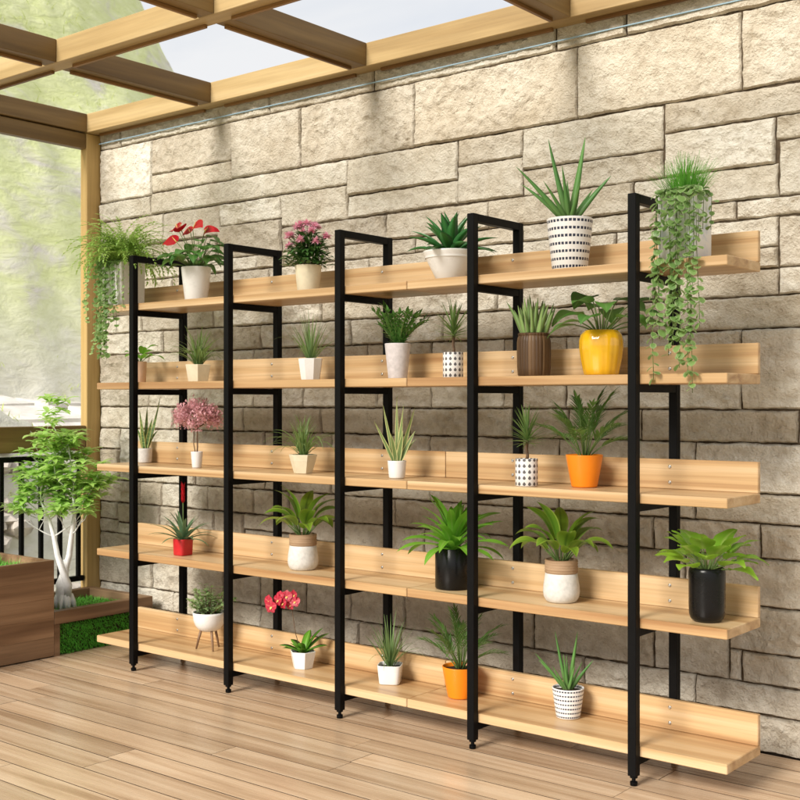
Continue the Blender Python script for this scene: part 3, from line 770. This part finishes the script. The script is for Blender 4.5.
# ------------------------------------------------------------------ shelving
BAY = .6007; BD = .2775; PW = .014
def shelving(x0, x1, frames, label):
    t = thing('shelving_unit', label, 'shelving', ((x0 + x1) / 2, .13, 0), 'black framed wooden shelving units')
    ox = (x0 + x1) / 2; oy = .13
    for fx in frames:
        mb = MB(); X = fx * BAY - ox
        for y in (0, BD):
            mb.box(X - PW, X + PW, y - PW - oy, y + PW - oy, .030, 1.8, 0, .0015)
        mb.box(X - PW + .0004, X + PW - .0004, PW - oy, BD - PW - oy, 1.773, 1.7995, 0, .0012)
        for z in LV.values():
            mb.box(X - .0125, X + .0125, PW - oy, BD - PW - oy, z - .031 - .024, z - .031, 0, .001)
        fr = mb.build('frame', M['metal'], t)
        for y in (0, BD):
            fb = MB(); fb.lathe([(.001, 0), (.0105, 0), (.0115, .002), (.0115, .012), (.006, .014), (.006, .022), (.012, .024), (.012, .0305), (.001, .0305)], None, 16, c=(X, y - oy, 0))
            fb.build('foot', M['metal'], fr, 40)
    for lv, z in LV.items():
        sb = MB(); sb.box(x0 - ox, x1 - ox, .0148 - oy, .2625 - oy, z - .030, z, 0, .0022)
        sh = sb.build('shelf', M['pine'], t)
        bb = MB(); bb.box(x0 - ox, x1 - ox, .2435 - oy, .2625 - oy, z + .0005, z + .096, 0, .002)
        bb.build('backboard', M['pine'], sh)
        for fx in frames:
            for dz in (.022, .072):
                cb = MB(); cb.lathe([(.0058, 0), (.0055, .0012), (.004, .002), (.0012, .0022), (.0008, .0012)], None, 12)
                cb.v = [(fx * BAY - ox + vx, .2434 - oy - vz, z + dz + vy) for vx, vy, vz in cb.v]
                cb.build('screw', M['screw'], sh)
    return t
shelving(-1.482, .303, (-2, -1, 0), 'longer black framed five tier pine shelving unit with three frames, on the left')
shelving(.3055, 1.493, (1, 2), 'shorter black framed five tier pine shelving unit with two frames, on the right')

# ------------------------------------------------------------------ stone wall
WY = .565
def stone_material():
    m, nt, p, _ = newmat('pale_stone')
    co = objc(nt); r = island(nt)
    off = N(nt, 'ShaderNodeCombineXYZ'); L(nt, math_(nt, 'MULTIPLY', r, 20.0), off.inputs[0]); L(nt, math_(nt, 'MULTIPLY', r, 11.0), off.inputs[2])
    v = mapping(nt, co, (1, 1, 1), off.outputs[0])
    a = noise_(nt, v, 3.2, 5, .6, .5); b = noise_(nt, v, 26, 6, .65, .3); c = noise_(nt, v, 110, 4, .6)
    col = ramp(nt, a, [(.28, (.56, .495, .395)), (.5, (.68, .63, .54)), (.72, (.74, .705, .63))])
    col = mixc(nt, .5, col, ramp(nt, b, [(.30, (.55, .49, .41)), (.55, (1.02, 1.02, 1.02))]), 'MULTIPLY')
    st = noise_(nt, mapping(nt, co, (1.3, 1, 2.6)), 1.7, 6, .68, 1.2)
    col = mixc(nt, ramp(nt, st, [(.52, 0.0), (.70, .38)]), col, mixc(nt, .5, col, (.30, .225, .14)))
    pr = noise_(nt, v, 70, 3, .7)
    col = mixc(nt, ramp(nt, pr, [(.62, 0.0), (.72, .5)]), col, (.17, .125, .08))
    tone = ramp(nt, math_(nt, 'FRACT', math_(nt, 'MULTIPLY', r, 5.7)), [(0, (.84, .81, .77)), (.35, (.97, .935, .88)), (.7, (1.02, 1.01, .98)), (1, (1.14, 1.14, 1.13))])
    col = mixc(nt, 1.0, col, tone, 'MULTIPLY')
    L(nt, col, p.inputs['Base Color']); p.inputs['Roughness'].default_value = .85; p.inputs['Specular IOR Level'].default_value = .2
    h = math_(nt, 'ADD', math_(nt, 'MULTIPLY', b, .8), math_(nt, 'MULTIPLY', c, .5))
    bump(nt, p, h, .95, .022)
    return m
M['stone'] = stone_material()
M['mortar'] = plain('mortar', (.085, .062, .040), .95, .1, .3, 40, .5)
M['seam'] = plain('deck_seam', (.030, .017, .010), .8, .2, .1, 30)
M['blue'] = plain('sky_gleam_blue', (.34, .50, .62), .6, .4, .05, 8)  # gleam of sky under the wall beam, painted as pale blue
XL, XR = -2.2065, 2.55
def row(z0, z1, *xs):
    return [(xs[i], xs[i + 1], z0, z1) for i in range(len(xs) - 1)]
S = []
S += row(2.485, 2.60, XL, -2.034, -.945, -.32, .576, .872, 1.75, XR)
S += [(XL, -1.785, 2.205, 2.485), (-1.785, -1.198, 2.305, 2.485), (-1.785, -1.198, 2.215, 2.305)] + row(2.215, 2.485, -1.198, -.748, -.099, .671, 1.303, 2.02, XR)
S += [(XL, -1.785, 2.105, 2.205)] + row(2.105, 2.215, -1.785, -.468)
S += [(-.468, .12, 2.055, 2.215), (.12, .429, 2.108, 2.215), (.429, 1.017, 2.055, 2.215), (1.017, 1.74, 2.11, 2.215), (1.74, XR, 2.06, 2.215)]
S += row(1.958, 2.105, XL, -1.692, -1.281) + [(-1.281, -.87, 2.0, 2.105), (-1.30, -.87, 1.845, 2.0), (-.87, -.468, 1.958, 2.105), (-.468, .12, 1.958, 2.055), (.12, .429, 1.958, 2.108), (.429, 1.017, 1.955, 2.055), (1.017, 1.419, 1.955, 2.11), (1.419, 1.74, 2.03, 2.11), (1.43, 1.98, 1.845, 2.03), (1.74, XR, 2.03, 2.06), (1.98, XR, 1.845, 2.03)]
S += row(1.845, 1.958, XL, -1.78, -1.30) + row(1.845, 1.956, -.87, -.25, .27, .90, 1.43)
S += row(1.78, 1.845, XL, -1.40, -1.03, -.86, -.1, .43, 1.285, 2.1, XR)
S += row(1.61, 1.78, XL, -1.62, -.95, -.34, .22, .83, 1.43, 2.2, XR)
S += row(1.52, 1.61, XL, -1.86, -1.32, -.62, -.1, .31, .98, 1.43, 1.9, XR)
S += row(1.41, 1.52, XL, -1.70, -1.0, -.45, .05, .78, 1.6, XR)
S += [(XL, -1.80, 1.14, 1.41), (-1.80, -1.05, 1.26, 1.41), (-1.80, -1.05, 1.14, 1.26), (-1.05, -.52, 1.14, 1.41), (-.52, -.011, 1.27, 1.41), (-.52, -.011, 1.14, 1.27), (-.011, .62, 1.14, 1.41), (.62, 1.303, 1.27, 1.41), (.62, 1.303, 1.14, 1.27), (1.303, 2.05, 1.14, 1.41), (2.05, XR, 1.14, 1.41)]
S += row(1.028, 1.14, XL, -1.62, -1.12, -.62, -.125, .38, .93, 1.496, 2.1, XR)
S += [(XL, -2.042, .919, 1.028), (XL, -2.042, .76, .919)] + row(.76, 1.028, -2.042, -1.46, -.98, -.56, -.02, .589, 1.137) + [(1.137, 1.75, .861, 1.028), (1.137, 1.60, .76, .861), (1.60, 1.75, .76, .861), (1.75, XR, .76, 1.028)]
S += row(.645, .76, XL, -1.88, -1.366, -.823, -.2, .40, .979, 1.62, 2.2, XR)
S += row(.485, .645, XL, -1.72, -1.317, -1.116, -.5, -.05, .505, 1.10, 1.72, XR)
S += row(.37, .485, XL, -1.5, -1.063, -.44, .10, .72, 1.26) + [(1.26, 2.0, .33, .485), (2.0, XR, .33, .485)]
S += row(.225, .37, XL, -1.78, -1.25, -.718, -.15, .479, .98, 1.26) + [(1.26, 1.303, .225, .33), (1.303, 1.9, .225, .33), (1.9, XR, .225, .33)]
S += row(.124, .225, XL, -1.62, -1.0, -.40, .20, .70, 1.137, 1.70, 2.2, XR)
S += row(0.0, .124, XL, -1.9, -1.2, -.66, -.1, .45, .95, 1.55, 2.1, XR)

def split_some(rows):
    out = []; random.seed(31)
    for (x0, x1, z0, z1) in rows:
        w, h = x1 - x0, z1 - z0
        if z1 < 1.95 and w > .42 and h > .10 and random.random() < .45:
            xm = x0 + w * U(.3, .7)
            for a, b in ((x0, xm), (xm, x1)):
                if h > .15 and random.random() < .4:
                    zm = z0 + h * U(.35, .65); out += [(a, b, z0, zm), (a, b, zm, z1)]
                else: out.append((a, b, z0, z1))
        else: out.append((x0, x1, z0, z1))
    return out
def build_wall():
    mb = MB()
    stones = split_some(S); random.seed(11)
    for (x0, x1, z0, z1) in stones:
        g = .0026; seed = U(0, 900)
        def axis(a, b, st):
            a += g; b -= g; e = (0, .0025, .006, .012); n = max(3, int((b - a - .03) / st))
            return [a + q for q in e] + [a + .012 + (b - a - .024) * q / n for q in range(1, n)] + [b - q for q in e[::-1]]
        ax = axis(x0, x1, .0088); az = axis(z0, z1, .0085); nx = len(ax) - 1; nz = len(az) - 1
        proud = U(.012, .019); rough = random.choice((.5, .9, 1.2, 1.5)); tx = U(-.005, .005); tz = U(-.005, .005)
        vs = []
        for z in az:
            for x in ax:
                ed = min(x - ax[0], ax[-1] - x, z - az[0], az[-1] - z)
                n1 = noise.noise(Vector((x * 7 + seed, z * 9, seed))); n2 = noise.noise(Vector((x * 22 + z * 14, z * 26, seed * 1.7)))
                n4 = abs(noise.noise(Vector((x * 15 + z * 9, z * 17 - x * 5, seed * .6)))); n5 = abs(noise.noise(Vector((x * 36 - z * 15, z * 33, seed * .3))))
                n3 = noise.noise(Vector((x * 62, z * 70, seed)))
                k = min(1, ed / .0075); k = 1 - (1 - k) ** 2
                kk = min(1, ed / .03) * .75 + .25
                d = proud * k + rough * (n1 * .008 + n2 * .007 + n3 * .0045 - n4 * .013 - n5 * .012) * k * kk + (tx * ((x - x0) / (x1 - x0) - .5) * 2 + tz * ((z - z0) / (z1 - z0) - .5) * 2) * k
                jx = .0034 * noise.noise(Vector((x * 21, z * 21, seed + 3))) + .0022 * noise.noise(Vector((x * 60, z * 60, seed + 4))); jz = .0038 * noise.noise(Vector((x * 13, z * 17, seed + 8))) + .0024 * noise.noise(Vector((x * 55, z * 60, seed + 9)))
                vs.append((x + jx, WY + .018 - max(.001 + .0085 * k, d + .004), z + jz))
        m = nx + 1; fs = []
        for j in range(nz):
            for i in range(nx):
                a = j * m + i; fs.append((a, a + 1, a + m + 1, a + m))
        # edges running back into the joint
        loop = [i for i in range(nx + 1)] + [j * m + nx for j in range(1, nz + 1)] + [nz * m + i for i in range(nx - 1, -1, -1)] + [j * m for j in range(nz - 1, 0, -1)]
        o = len(vs)
        for i in loop: vs.append((vs[i][0], WY + .035, vs[i][2]))
        k = len(loop)
        for i in range(k): fs.append((loop[(i + 1) % k], loop[i], o + i, o + (i + 1) % k))
        mb.add(vs, fs, 0, True)
    w = mb.build('stone_wall', M['stone'], None, 50)
    tag(w, 'pale ashlar stone wall with dark joints standing behind the shelving', 'wall')
    b = MB(); b.box(XL - .09, XR, WY + .0145, WY + .30, -.2, 2.60); b.build('mortar_core', M['mortar'], w)
    s = MB(); s.box(XL + .01, XR, WY - .010, WY - .002, 2.514, 2.5175); s.build('sky_gleam_strip', M['blue'], w)  # added strip: line of sky light below the beam put into its colour
build_wall()

# ------------------------------------------------------------------ deck floor
def build_floor():
    mb = MB(); random.seed(4); pw = .1165
    y = .563
    while y > -5.2:
        x = -2.30 + U(-1.2, 0)
        while x < 5.2:
            ln = random.choice((.9, 1.2, 1.5, 1.8, 2.1)) * U(.9, 1.1)
            a = max(x, -2.30); b = min(x + ln, 5.2)
            if b - a > .02: mb.box(a + .0011, b - .0011, y - pw + .0028, y - .0028, -.028, U(-.0004, .0003), 0, .0)
            x += ln
        y -= pw
    f = mb.build('floor', M['deck']); tag(f, kind='structure')
    s = MB(); s.box(-2.30, 5.2, -5.2, .58, -.30, -.0007); o = s.build('floor_base', M['seam'], f)
build_floor()

# ------------------------------------------------------------------ pergola with its open side screen
def build_pergola():
    t = thing('pergola', 'golden timber pergola with a beam grid roof and open side screen over the deck', 'pergola', (-2.2, .5, 0))
    ox, oy = -2.2, .5
    Z0, Z1, BW = 2.565, 2.662, .082
    ly = [.565, -.277, -1.12, -1.96, -2.80]          # rear edges of the long beams
    dx = [-2.198, -1.245, -.285, .693, 1.67, 2.65]   # right faces of the cross beams
    for yb in ly:
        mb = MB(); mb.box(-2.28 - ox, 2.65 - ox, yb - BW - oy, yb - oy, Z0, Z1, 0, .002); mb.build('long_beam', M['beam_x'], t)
        for a, b in zip(dx[:-1], dx[1:]):
            lb = MB(); lb.box(a + .03 - ox, b - BW - .03 - ox, yb - .028 - oy, yb - .014 - oy, Z0 - .013, Z0 - .0005, 0, .001); lb.build('batten', M['batten'], t)
    for xr in dx:
        for a, b in zip(ly[1:], ly[:-1]):
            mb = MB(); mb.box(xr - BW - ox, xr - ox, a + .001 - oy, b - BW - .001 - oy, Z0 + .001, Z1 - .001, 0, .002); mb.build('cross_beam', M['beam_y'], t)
            lb = MB(); lb.box(xr - BW + .012 - ox, xr - BW + .026 - ox, a + .03 - oy, b - BW - .03 - oy, Z0 - .012, Z0 + .0005, 0, .001); lb.build('batten', M['batten'], t)
    # side screen in the plane of the first cross beam
    mb = MB(); mb.box(-2.262 - ox, -2.208 - ox, .488 - oy, .576 - oy, 0, Z0 - .002, 0, .003); mb.build('post', M['beam_z'], t)
    mb = MB(); mb.box(-2.262 - ox, -2.208 - ox, -2.75 - oy, -2.68 - oy, 0, Z0 - .002, 0, .003); mb.build('post', M['beam_z'], t)
    mb = MB(); mb.box(-2.258 - ox, -2.212 - ox, -2.678 - oy, .486 - oy, 2.482, Z0 - .004, 0, .003); mb.build('header', M['beam_y'], t)
    mb = MB(); mb.box(-2.258 - ox, -2.212 - ox, -2.678 - oy, .486 - oy, .912, 1.042, 0, .003); mb.build('sill', M['beam_y'], t)
build_pergola()

def build_railing():
    t = thing('railing', 'black metal balustrade of square bars under the timber sill', 'railing', (-2.235, -1, 0))
    ox, oy = -2.235, -1
    mb = MB(); mb.box(-.016, .016, -2.67 - oy, .484 - oy, .866, .893, 0, .002); mb.build('top_rail', M['metal'], t)
    mb = MB(); mb.box(-.014, .014, -2.67 - oy, .484 - oy, .235, .262, 0, .002); mb.build('bottom_rail', M['metal'], t)
    y = .455
    while y > -2.6:
        mb = MB(); mb.box(-.010, .010, y - .010 - oy, y + .010 - oy, .262, .866, 0, .001); mb.build('baluster', M['metal'], t); y -= .112
build_railing()

# ------------------------------------------------------------------ planters and small tree
def big_planter():
    t = thing('wooden_planter', 'tall brown timber planter box in the left foreground', 'planter', (-1.95, -.70, 0))
    x0, x1, y0, y1 = -.25, .249, -.75, .642
    mb = MB(); h = .443; n = 5
    for i in range(n):
        z0 = .006 + (h - .006) * i / n; z1 = .006 + (h - .006) * (i + 1) / n - .0003
        mb.box(x1 - .025, x1, y0, y1, z0, z1, 0, .0005)
        mb.box(x0, x0 + .025, y0, y1, z0, z1, 0, .0015)
        mb.box(x0 + .0255, x1 - .0255, y1 - .025, y1 - .001, z0, z1, 0, .0015)
        mb.box(x0 + .0255, x1 - .0255, y0 + .001, y0 + .025, z0, z1, 0, .0015)
    mb.build('box', M['walnut'], t)
    s = MB(); s.box(x0 + .0265, x1 - .0265, y0 + .026, y1 - .026, .1, .395); s.build('soil', M['soil'], t)
    g = MB(); random.seed(3)
    for i in range(2600):
        leaf(g, (U(x0 + .03, x1 - .03), U(y0 + .03, y1 - .03), .395), U(0, 6.28), U(.7, 1.5), U(.02, .05), .004, U(.1, .9), 1.3, prof_blade, .1, 3)
    tag(g.build('turf', M['turf'], t), kind='stuff')
big_planter()
def low_planter():
    t = thing('turf_planter', 'low timber framed planter with a green turf front beside the stone wall', 'planter', (-1.95, .22, 0))
    x0, x1, y0, y1 = -.25, .249, -.276, .290
    for (a, b_, c, d, m) in ((x1 - .045, x1, y0, y1, 'walnut'), (x0, x0 + .045, y0, y1, 'walnut'), (x0 + .0455, x1 - .0455, y1 - .045, y1 - .001, 'walnut_x'), (x0 + .0455, x1 - .0455, y0 + .001, y0 + .045, 'walnut_x')):
        fr = MB(); fr.box(a, b_, c, d, .146, .205, 0, .002); fr.build('rim', M[m], t)
    for y in (y0, y1 - .032):
        p = MB(); p.box(x1 - .034, x1 - .002, y, y + .032, 0, .1455, 0, .002); p.build('post', M['walnut'], t)
    b = MB(); b.box(x0 + .01, x1 - .022, y0 + .005, y1 - .003, .002, .160); b.build('soil', M['soil'], t)
    g = MB(); random.seed(8)
    for i in range(5200):
        y = U(y0 + .03, y1 - .032); z = U(.004, .143)
        leaf(g, (x1 - .023, y, z), U(-1.2, 1.2), U(-.8, .9), U(.010, .022), .0035, U(.0, .9), 1.2, prof_blade, .1, 3)
    tag(g.build('turf_panel', M['turf'], t), kind='stuff')
    g = MB()
    for i in range(3600):
        leaf(g, (U(x0 + .04, x1 - .05), U(y0 + .04, y1 - .045), .158), U(0, 6.28), U(.6, 1.5), U(.010, .024), .0035, U(.1, .9), 1.3, prof_blade, .1, 3)
    tag(g.build('turf_top', M['turf'], t), kind='stuff')
low_planter()

def small_tree():
    t = thing('ficus_tree', 'small white trunked tree with bright green leaves growing in the low turf planter', 'tree', (-1.95, .17, .16))
    random.seed(21)
    tb = MB(); H = {}
    rt_ = Vector((.777, .63, 0)); fw = Vector((-.63, .777, 0))
    def P3(r, f, z): return rt_ * r + fw * f + Vector((0, 0, z))
    # twin trunks twisted round each other on a swollen base
    tb.tube([P3(0, 0, .0), P3(0, 0, .05), P3(-.004, 0, .09), P3(-.006, 0, .13), P3(.006, 0, .19), P3(.0, 0, .24)], [.036, .042, .037, .025, .017, .008], 14)
    tA = [P3(.012, -.012, .06), P3(.022, -.016, .12), P3(.0, -.02, .18), P3(-.03, -.01, .26), P3(-.05, .0, .35), P3(-.075, .01, .43), P3(-.12, .02, .52)]
    tB = [P3(-.012, .008, .06), P3(-.02, .004, .12), P3(.0, .006, .18), P3(.022, .01, .26), P3(.034, .01, .36), P3(.05, .0, .46), P3(.045, -.01, .56)]
    tb.tube(tA, [.026, .021, .016, .0135, .011, .008, .004], 10); tb.tube(tB, [.026, .022, .017, .0145, .012, .009, .004], 10)
    for i in range(11):
        a = i * .571 + U(-.2, .2); r = U(.03, .05)
        tb.tube([(.03 * math.cos(a), .03 * math.sin(a), .07), (.045 * math.cos(a), .045 * math.sin(a), .035), (r * 1.2 * math.cos(a), r * 1.2 * math.sin(a), -.002)], [.012, .010, .004], 6)
    tips = []
    def branch(p, d, ln, r, dep):
        pts = [p]; q = p.copy(); dd = d.normalized()
        for i in range(4):
            dd = (dd + Vector((U(-.22, .22), U(-.22, .22), U(-.05, .22)))).normalized(); q = q + dd * ln / 4; pts.append(q.copy())
        tb.tube(pts, [r, r * .85, r * .7, r * .6, r * .45], 5)
        tips.append((pts[-1], dd)); tips.append((pts[2], dd))
        if dep > 0:
            for k in range(3):
                f = random.choice((2, 3, 4)); dv = (dd + Vector((U(-.9, .9), U(-.9, .9), U(-.25, .7)))).normalized()
                branch(pts[f], dv, ln * U(.6, .8), r * .5, dep - 1)
    for src, ks in ((tA, (4, 5, 6, 6)), (tB, (4, 5, 6, 6))):
        for k in ks:
            for j in range(2):
                a = U(0, 2 * PI); branch(src[k], Vector((math.cos(a), math.sin(a), U(.3, 1.1))), U(.11, .16), .004, 1)
    branch(tB[6], P3(-.05, 0, .25), .25, .004, 2); branch(tA[6], P3(.08, 0, .22), .22, .004, 2); branch(tB[5], P3(.2, 0, .12), .15, .004, 1); branch(tA[5], P3(-.16, 0, -.02), .12, .004, 1)
    tb.build('trunk', M['bark'], t)
    cb = MB()
    for (p, d) in tips:
        h = p.dot(rt_)
        for c in range(3):
            if random.random() < .42: continue
            q = p + Vector((U(-.02, .02), U(-.02, .02), U(-.02, .02)))
            if q.z < .46: continue
            n = random.choice((5, 6, 7)); a0 = U(0, 6)
            for k in range(n):
                a = a0 + 2 * PI * k / n
                leaf(cb, q, a, U(-.1, .6), U(.05, .082), U(.024, .034), .7, 1.2, prof_lance, .2, 5, U(-.3, .3), 0, 0)
    cb.build('crown', M['tree'], t)
small_tree()

# ------------------------------------------------------------------ hillside beyond the screen
def hill_h(x, y):
    d = -2.9 - x
    def ss(a, b, v):
        v = max(0, min(1, (v - a) / (b - a))); return v * v * (3 - 2 * v)
    base = -.35 + 1.30 * ss(.1, 1.3, d) + .22 * ss(1.3, 3.4, d)
    rise = 10.5 * max(0, (d - 3.2) / 5.0) ** .95 if d > 3.2 else 0
    fall = 1 - .78 * ss(4.2, 10.0, y) 
    z = base + min(rise, 13.0) * fall
    k = ss(.2, 1.2, d) * (1 - .85 * (ss(1.3, 1.6, d) - ss(3.0, 3.4, d)))
    z += k * (.35 * noise.noise(Vector((x * .7, y * .7, 1))) + .16 * noise.noise(Vector((x * 2.1, y * 2.1, 5))) + .08 * noise.noise(Vector((x * 6, y * 6, 9))))
    return z
def hill_mat():
    m, nt, p, _ = newmat('hillside_ground')
    co = objc(nt)
    v = mapping(nt, co, (1.2, .95, 1.7))
    a = noise_(nt, v, 1.2, 6, .62, 1.2); b = noise_(nt, mapping(nt, co, (2.5, 1.8, 4.2)), 2.0, 5, .62, .5)
    g = mixc(nt, b, (.58, .66, .20), (.86, .87, .56))
    s = mixc(nt, b, (.48, .43, .36), (.86, .83, .78))
    sx = N(nt, 'ShaderNodeSeparateXYZ'); L(nt, co, sx.inputs[0])
    hz = math_(nt, 'MULTIPLY_ADD', sx.outputs[2], .62, -.85, clamp=True)
    f = math_(nt, 'MULTIPLY', ramp(nt, a, [(.33, 0.0), (.50, 1.0)]), math_(nt, 'MINIMUM', math_(nt, 'ADD', hz, .18), .85))
    L(nt, mixc(nt, f, s, g), p.inputs['Base Color']); p.inputs['Roughness'].default_value = .95; p.inputs['Specular IOR Level'].default_value = .1
    bump(nt, p, b, .45, .07)
    return m
def build_hill():
    mb = MB(); nx, ny = 150, 190
    vs = []
    for j in range(ny + 1):
        for i in range(nx + 1):
            x = -2.75 - 14.0 * (i / nx) ** 1.25; y = -9 + 22.0 * j / ny
            vs.append((x, y, hill_h(x, y)))
    m = nx + 1
    mb.add(vs, [(j * m + i, j * m + m + i, j * m + m + i + 1, j * m + i + 1) for j in range(ny) for i in range(nx)])
    tag(mb.build('hillside', hill_mat()), kind='structure')
    # flagstone path on the terrace
    random.seed(6); pb = MB()
    for r, (xa, xb) in enumerate(((-4.25, -4.75), (-4.82, -5.45), (-5.52, -6.05))):
        y = -3.0 + U(0, .4)
        while y < 3.4:
            w = U(.45, .85); k = .06
            c = [(xa - U(0, k), y + U(0, k)), (xa - U(0, k), y + w - U(0, k)), (xb + U(0, k), y + w - U(0, k)), (xb + U(0, k), y + U(0, k))]
            zt = [hill_h(px, py) + .05 for px, py in c]
            n = 4; vs = [(c[i][0], c[i][1], zt[i]) for i in range(4)] + [(c[i][0], c[i][1], zt[i] - .2) for i in range(4)]
            pb.add(vs, [(0, 3, 2, 1)] + [(i, (i + 1) % 4, 4 + (i + 1) % 4, 4 + i) for i in range(4)], 0, False)
            y += w + .10
    tag(pb.build('path', plain('flagstone', (.66, .62, .58), .85, .2, .12, 6, .4)), kind='structure')
    g = MB()
    for i in range(12000):
        x = -2.75 - 10 * random.random(); y = U(-6, 9); d = -2.9 - x
        if d > 5.2 or (1.3 < d < 3.2 and random.random() < .93): continue
        if noise.noise(Vector((x * .8, y * .8, 3))) < -.05: continue
        z = hill_h(x, y); a = U(0, 6.28)
        for k in range(3): leaf(g, (x + U(-.05, .05), y + U(-.05, .05), z - .02), a + k * 2.1, U(.4, 1.1), U(.05, .15), .012, U(.3, 1.4), 1.4, prof_blade, .1, 3)
    tag(g.build('hill_grass', M['hillgrass']), 'tufts of dry yellow green grass on the sunlit hillside', 'grass', kind='stuff')
build_hill()
def build_rocks():
    random.seed(17); mb = MB()
    for i in range(300):
        d = U(.15, 1.25); x = -2.9 - d; y = U(-2.5, 8); r = U(.03, .10)
        z = hill_h(x, y); n = 9; prof = []; sd = U(0, 99)
        vs = []
        for a in range(5):
            th = PI * (a + .5) / 5
            for k in range(n):
                ph = 2 * PI * k / n; v = Vector((math.sin(th) * math.cos(ph), math.sin(th) * math.sin(ph), math.cos(th)))
                q = r * (1 + .55 * noise.noise(v * 1.6 + Vector((sd, sd, 0))))
                vs.append((x + v.x * q * 1.3, y + v.y * q * 1.3, z + r * .15 + v.z * q * .75))
        fs = [(a * n + k, a * n + (k + 1) % n, (a + 1) * n + (k + 1) % n, (a + 1) * n + k)[::-1] for a in range(4) for k in range(n)] + [tuple(range(n)), tuple(4 * n + k for k in range(n))[::-1]]
        mb.add(vs, fs, 0, False)
    tag(mb.build('hill_rubble', plain('rubble_stone', (.56, .50, .43), .9, .2, .25, 7, .5)), 'loose pale rubble scattered over the sunlit hillside', 'rubble', kind='stuff')
build_rocks()
gm, gnt, gp, _ = newmat('far_ground')
L(gnt, ramp(gnt, noise_(gnt, objc(gnt), .6, 5), [(.3, (.20, .22, .09)), (.7, (.34, .33, .18))]), gp.inputs['Base Color']); gp.inputs['Roughness'].default_value = 1
gb = MB(); gb.add([(-400, -400, -.40), (400, -400, -.40), (400, 400, -.40), (-400, 400, -.40)], [(0, 1, 2, 3)], 0, False)
tag(gb.build('ground', gm), kind='structure')

# ------------------------------------------------------------------ light, sky, camera
SUN = Vector((-.06, -.82, .53)).normalized()
world = bpy.data.worlds.new('World'); scene.world = world; world.use_nodes = True
wn = world.node_tree; bg = wn.nodes['Background']
sky = wn.nodes.new('ShaderNodeTexSky'); sky.sky_type = 'NISHITA'; sky.sun_disc = False
sky.sun_elevation = math.asin(SUN.z); sky.sun_rotation = math.atan2(SUN.x, SUN.y)
sky.air_density = 1.0; sky.dust_density = 4.0; sky.ozone_density = .6
# bright broken overcast: white cloud over most of the clear sky
tc = wn.nodes.new('ShaderNodeTexCoord')
cn = noise_(wn, mapping(wn, tc.outputs['Generated'], (1, 1, 2.2)), 2.1, 6, .6, .4)
cl = ramp(wn, cn, [(.30, .72), (.52, 1.0)])
wn.links.new(mixc(wn, cl, sky.outputs[0], (4.5, 4.55, 4.65)), bg.inputs[0]); bg.inputs[1].default_value = .13
ld = bpy.data.lights.new('sun', 'SUN'); ld.energy = 3.5; ld.angle = R(22); ld.color = (1, .955, .88)
lo = bpy.data.objects.new('sun', ld); COL.objects.link(lo); lo.rotation_euler = SUN.to_track_quat('Z', 'Y').to_euler(); lo.location = (-4, -6, 6)

cam = bpy.data.cameras.new('camera'); co = bpy.data.objects.new('camera', cam); COL.objects.link(co)
co.location = (2.88613, -3.20758, 1.16898); co.rotation_euler = (PI / 2, 0, .68116276)
cam.sensor_width = 36; cam.lens = 36 * 1167.884 / 800; cam.shift_y = 1.1 / 800
cam.clip_start = .05; cam.clip_end = 1500
cam.dof.use_dof = True; cam.dof.focus_distance = 4.2; cam.dof.aperture_fstop = 7.0
scene.camera = co
scene.view_settings.view_transform = 'Standard'; scene.view_settings.look = 'None'
scene.view_settings.exposure = .58; scene.view_settings.gamma = 1
scene.view_settings.use_curve_mapping = False
scene.cycles.use_denoising = True
scene.cycles.max_bounces = 8; scene.cycles.diffuse_bounces = 4
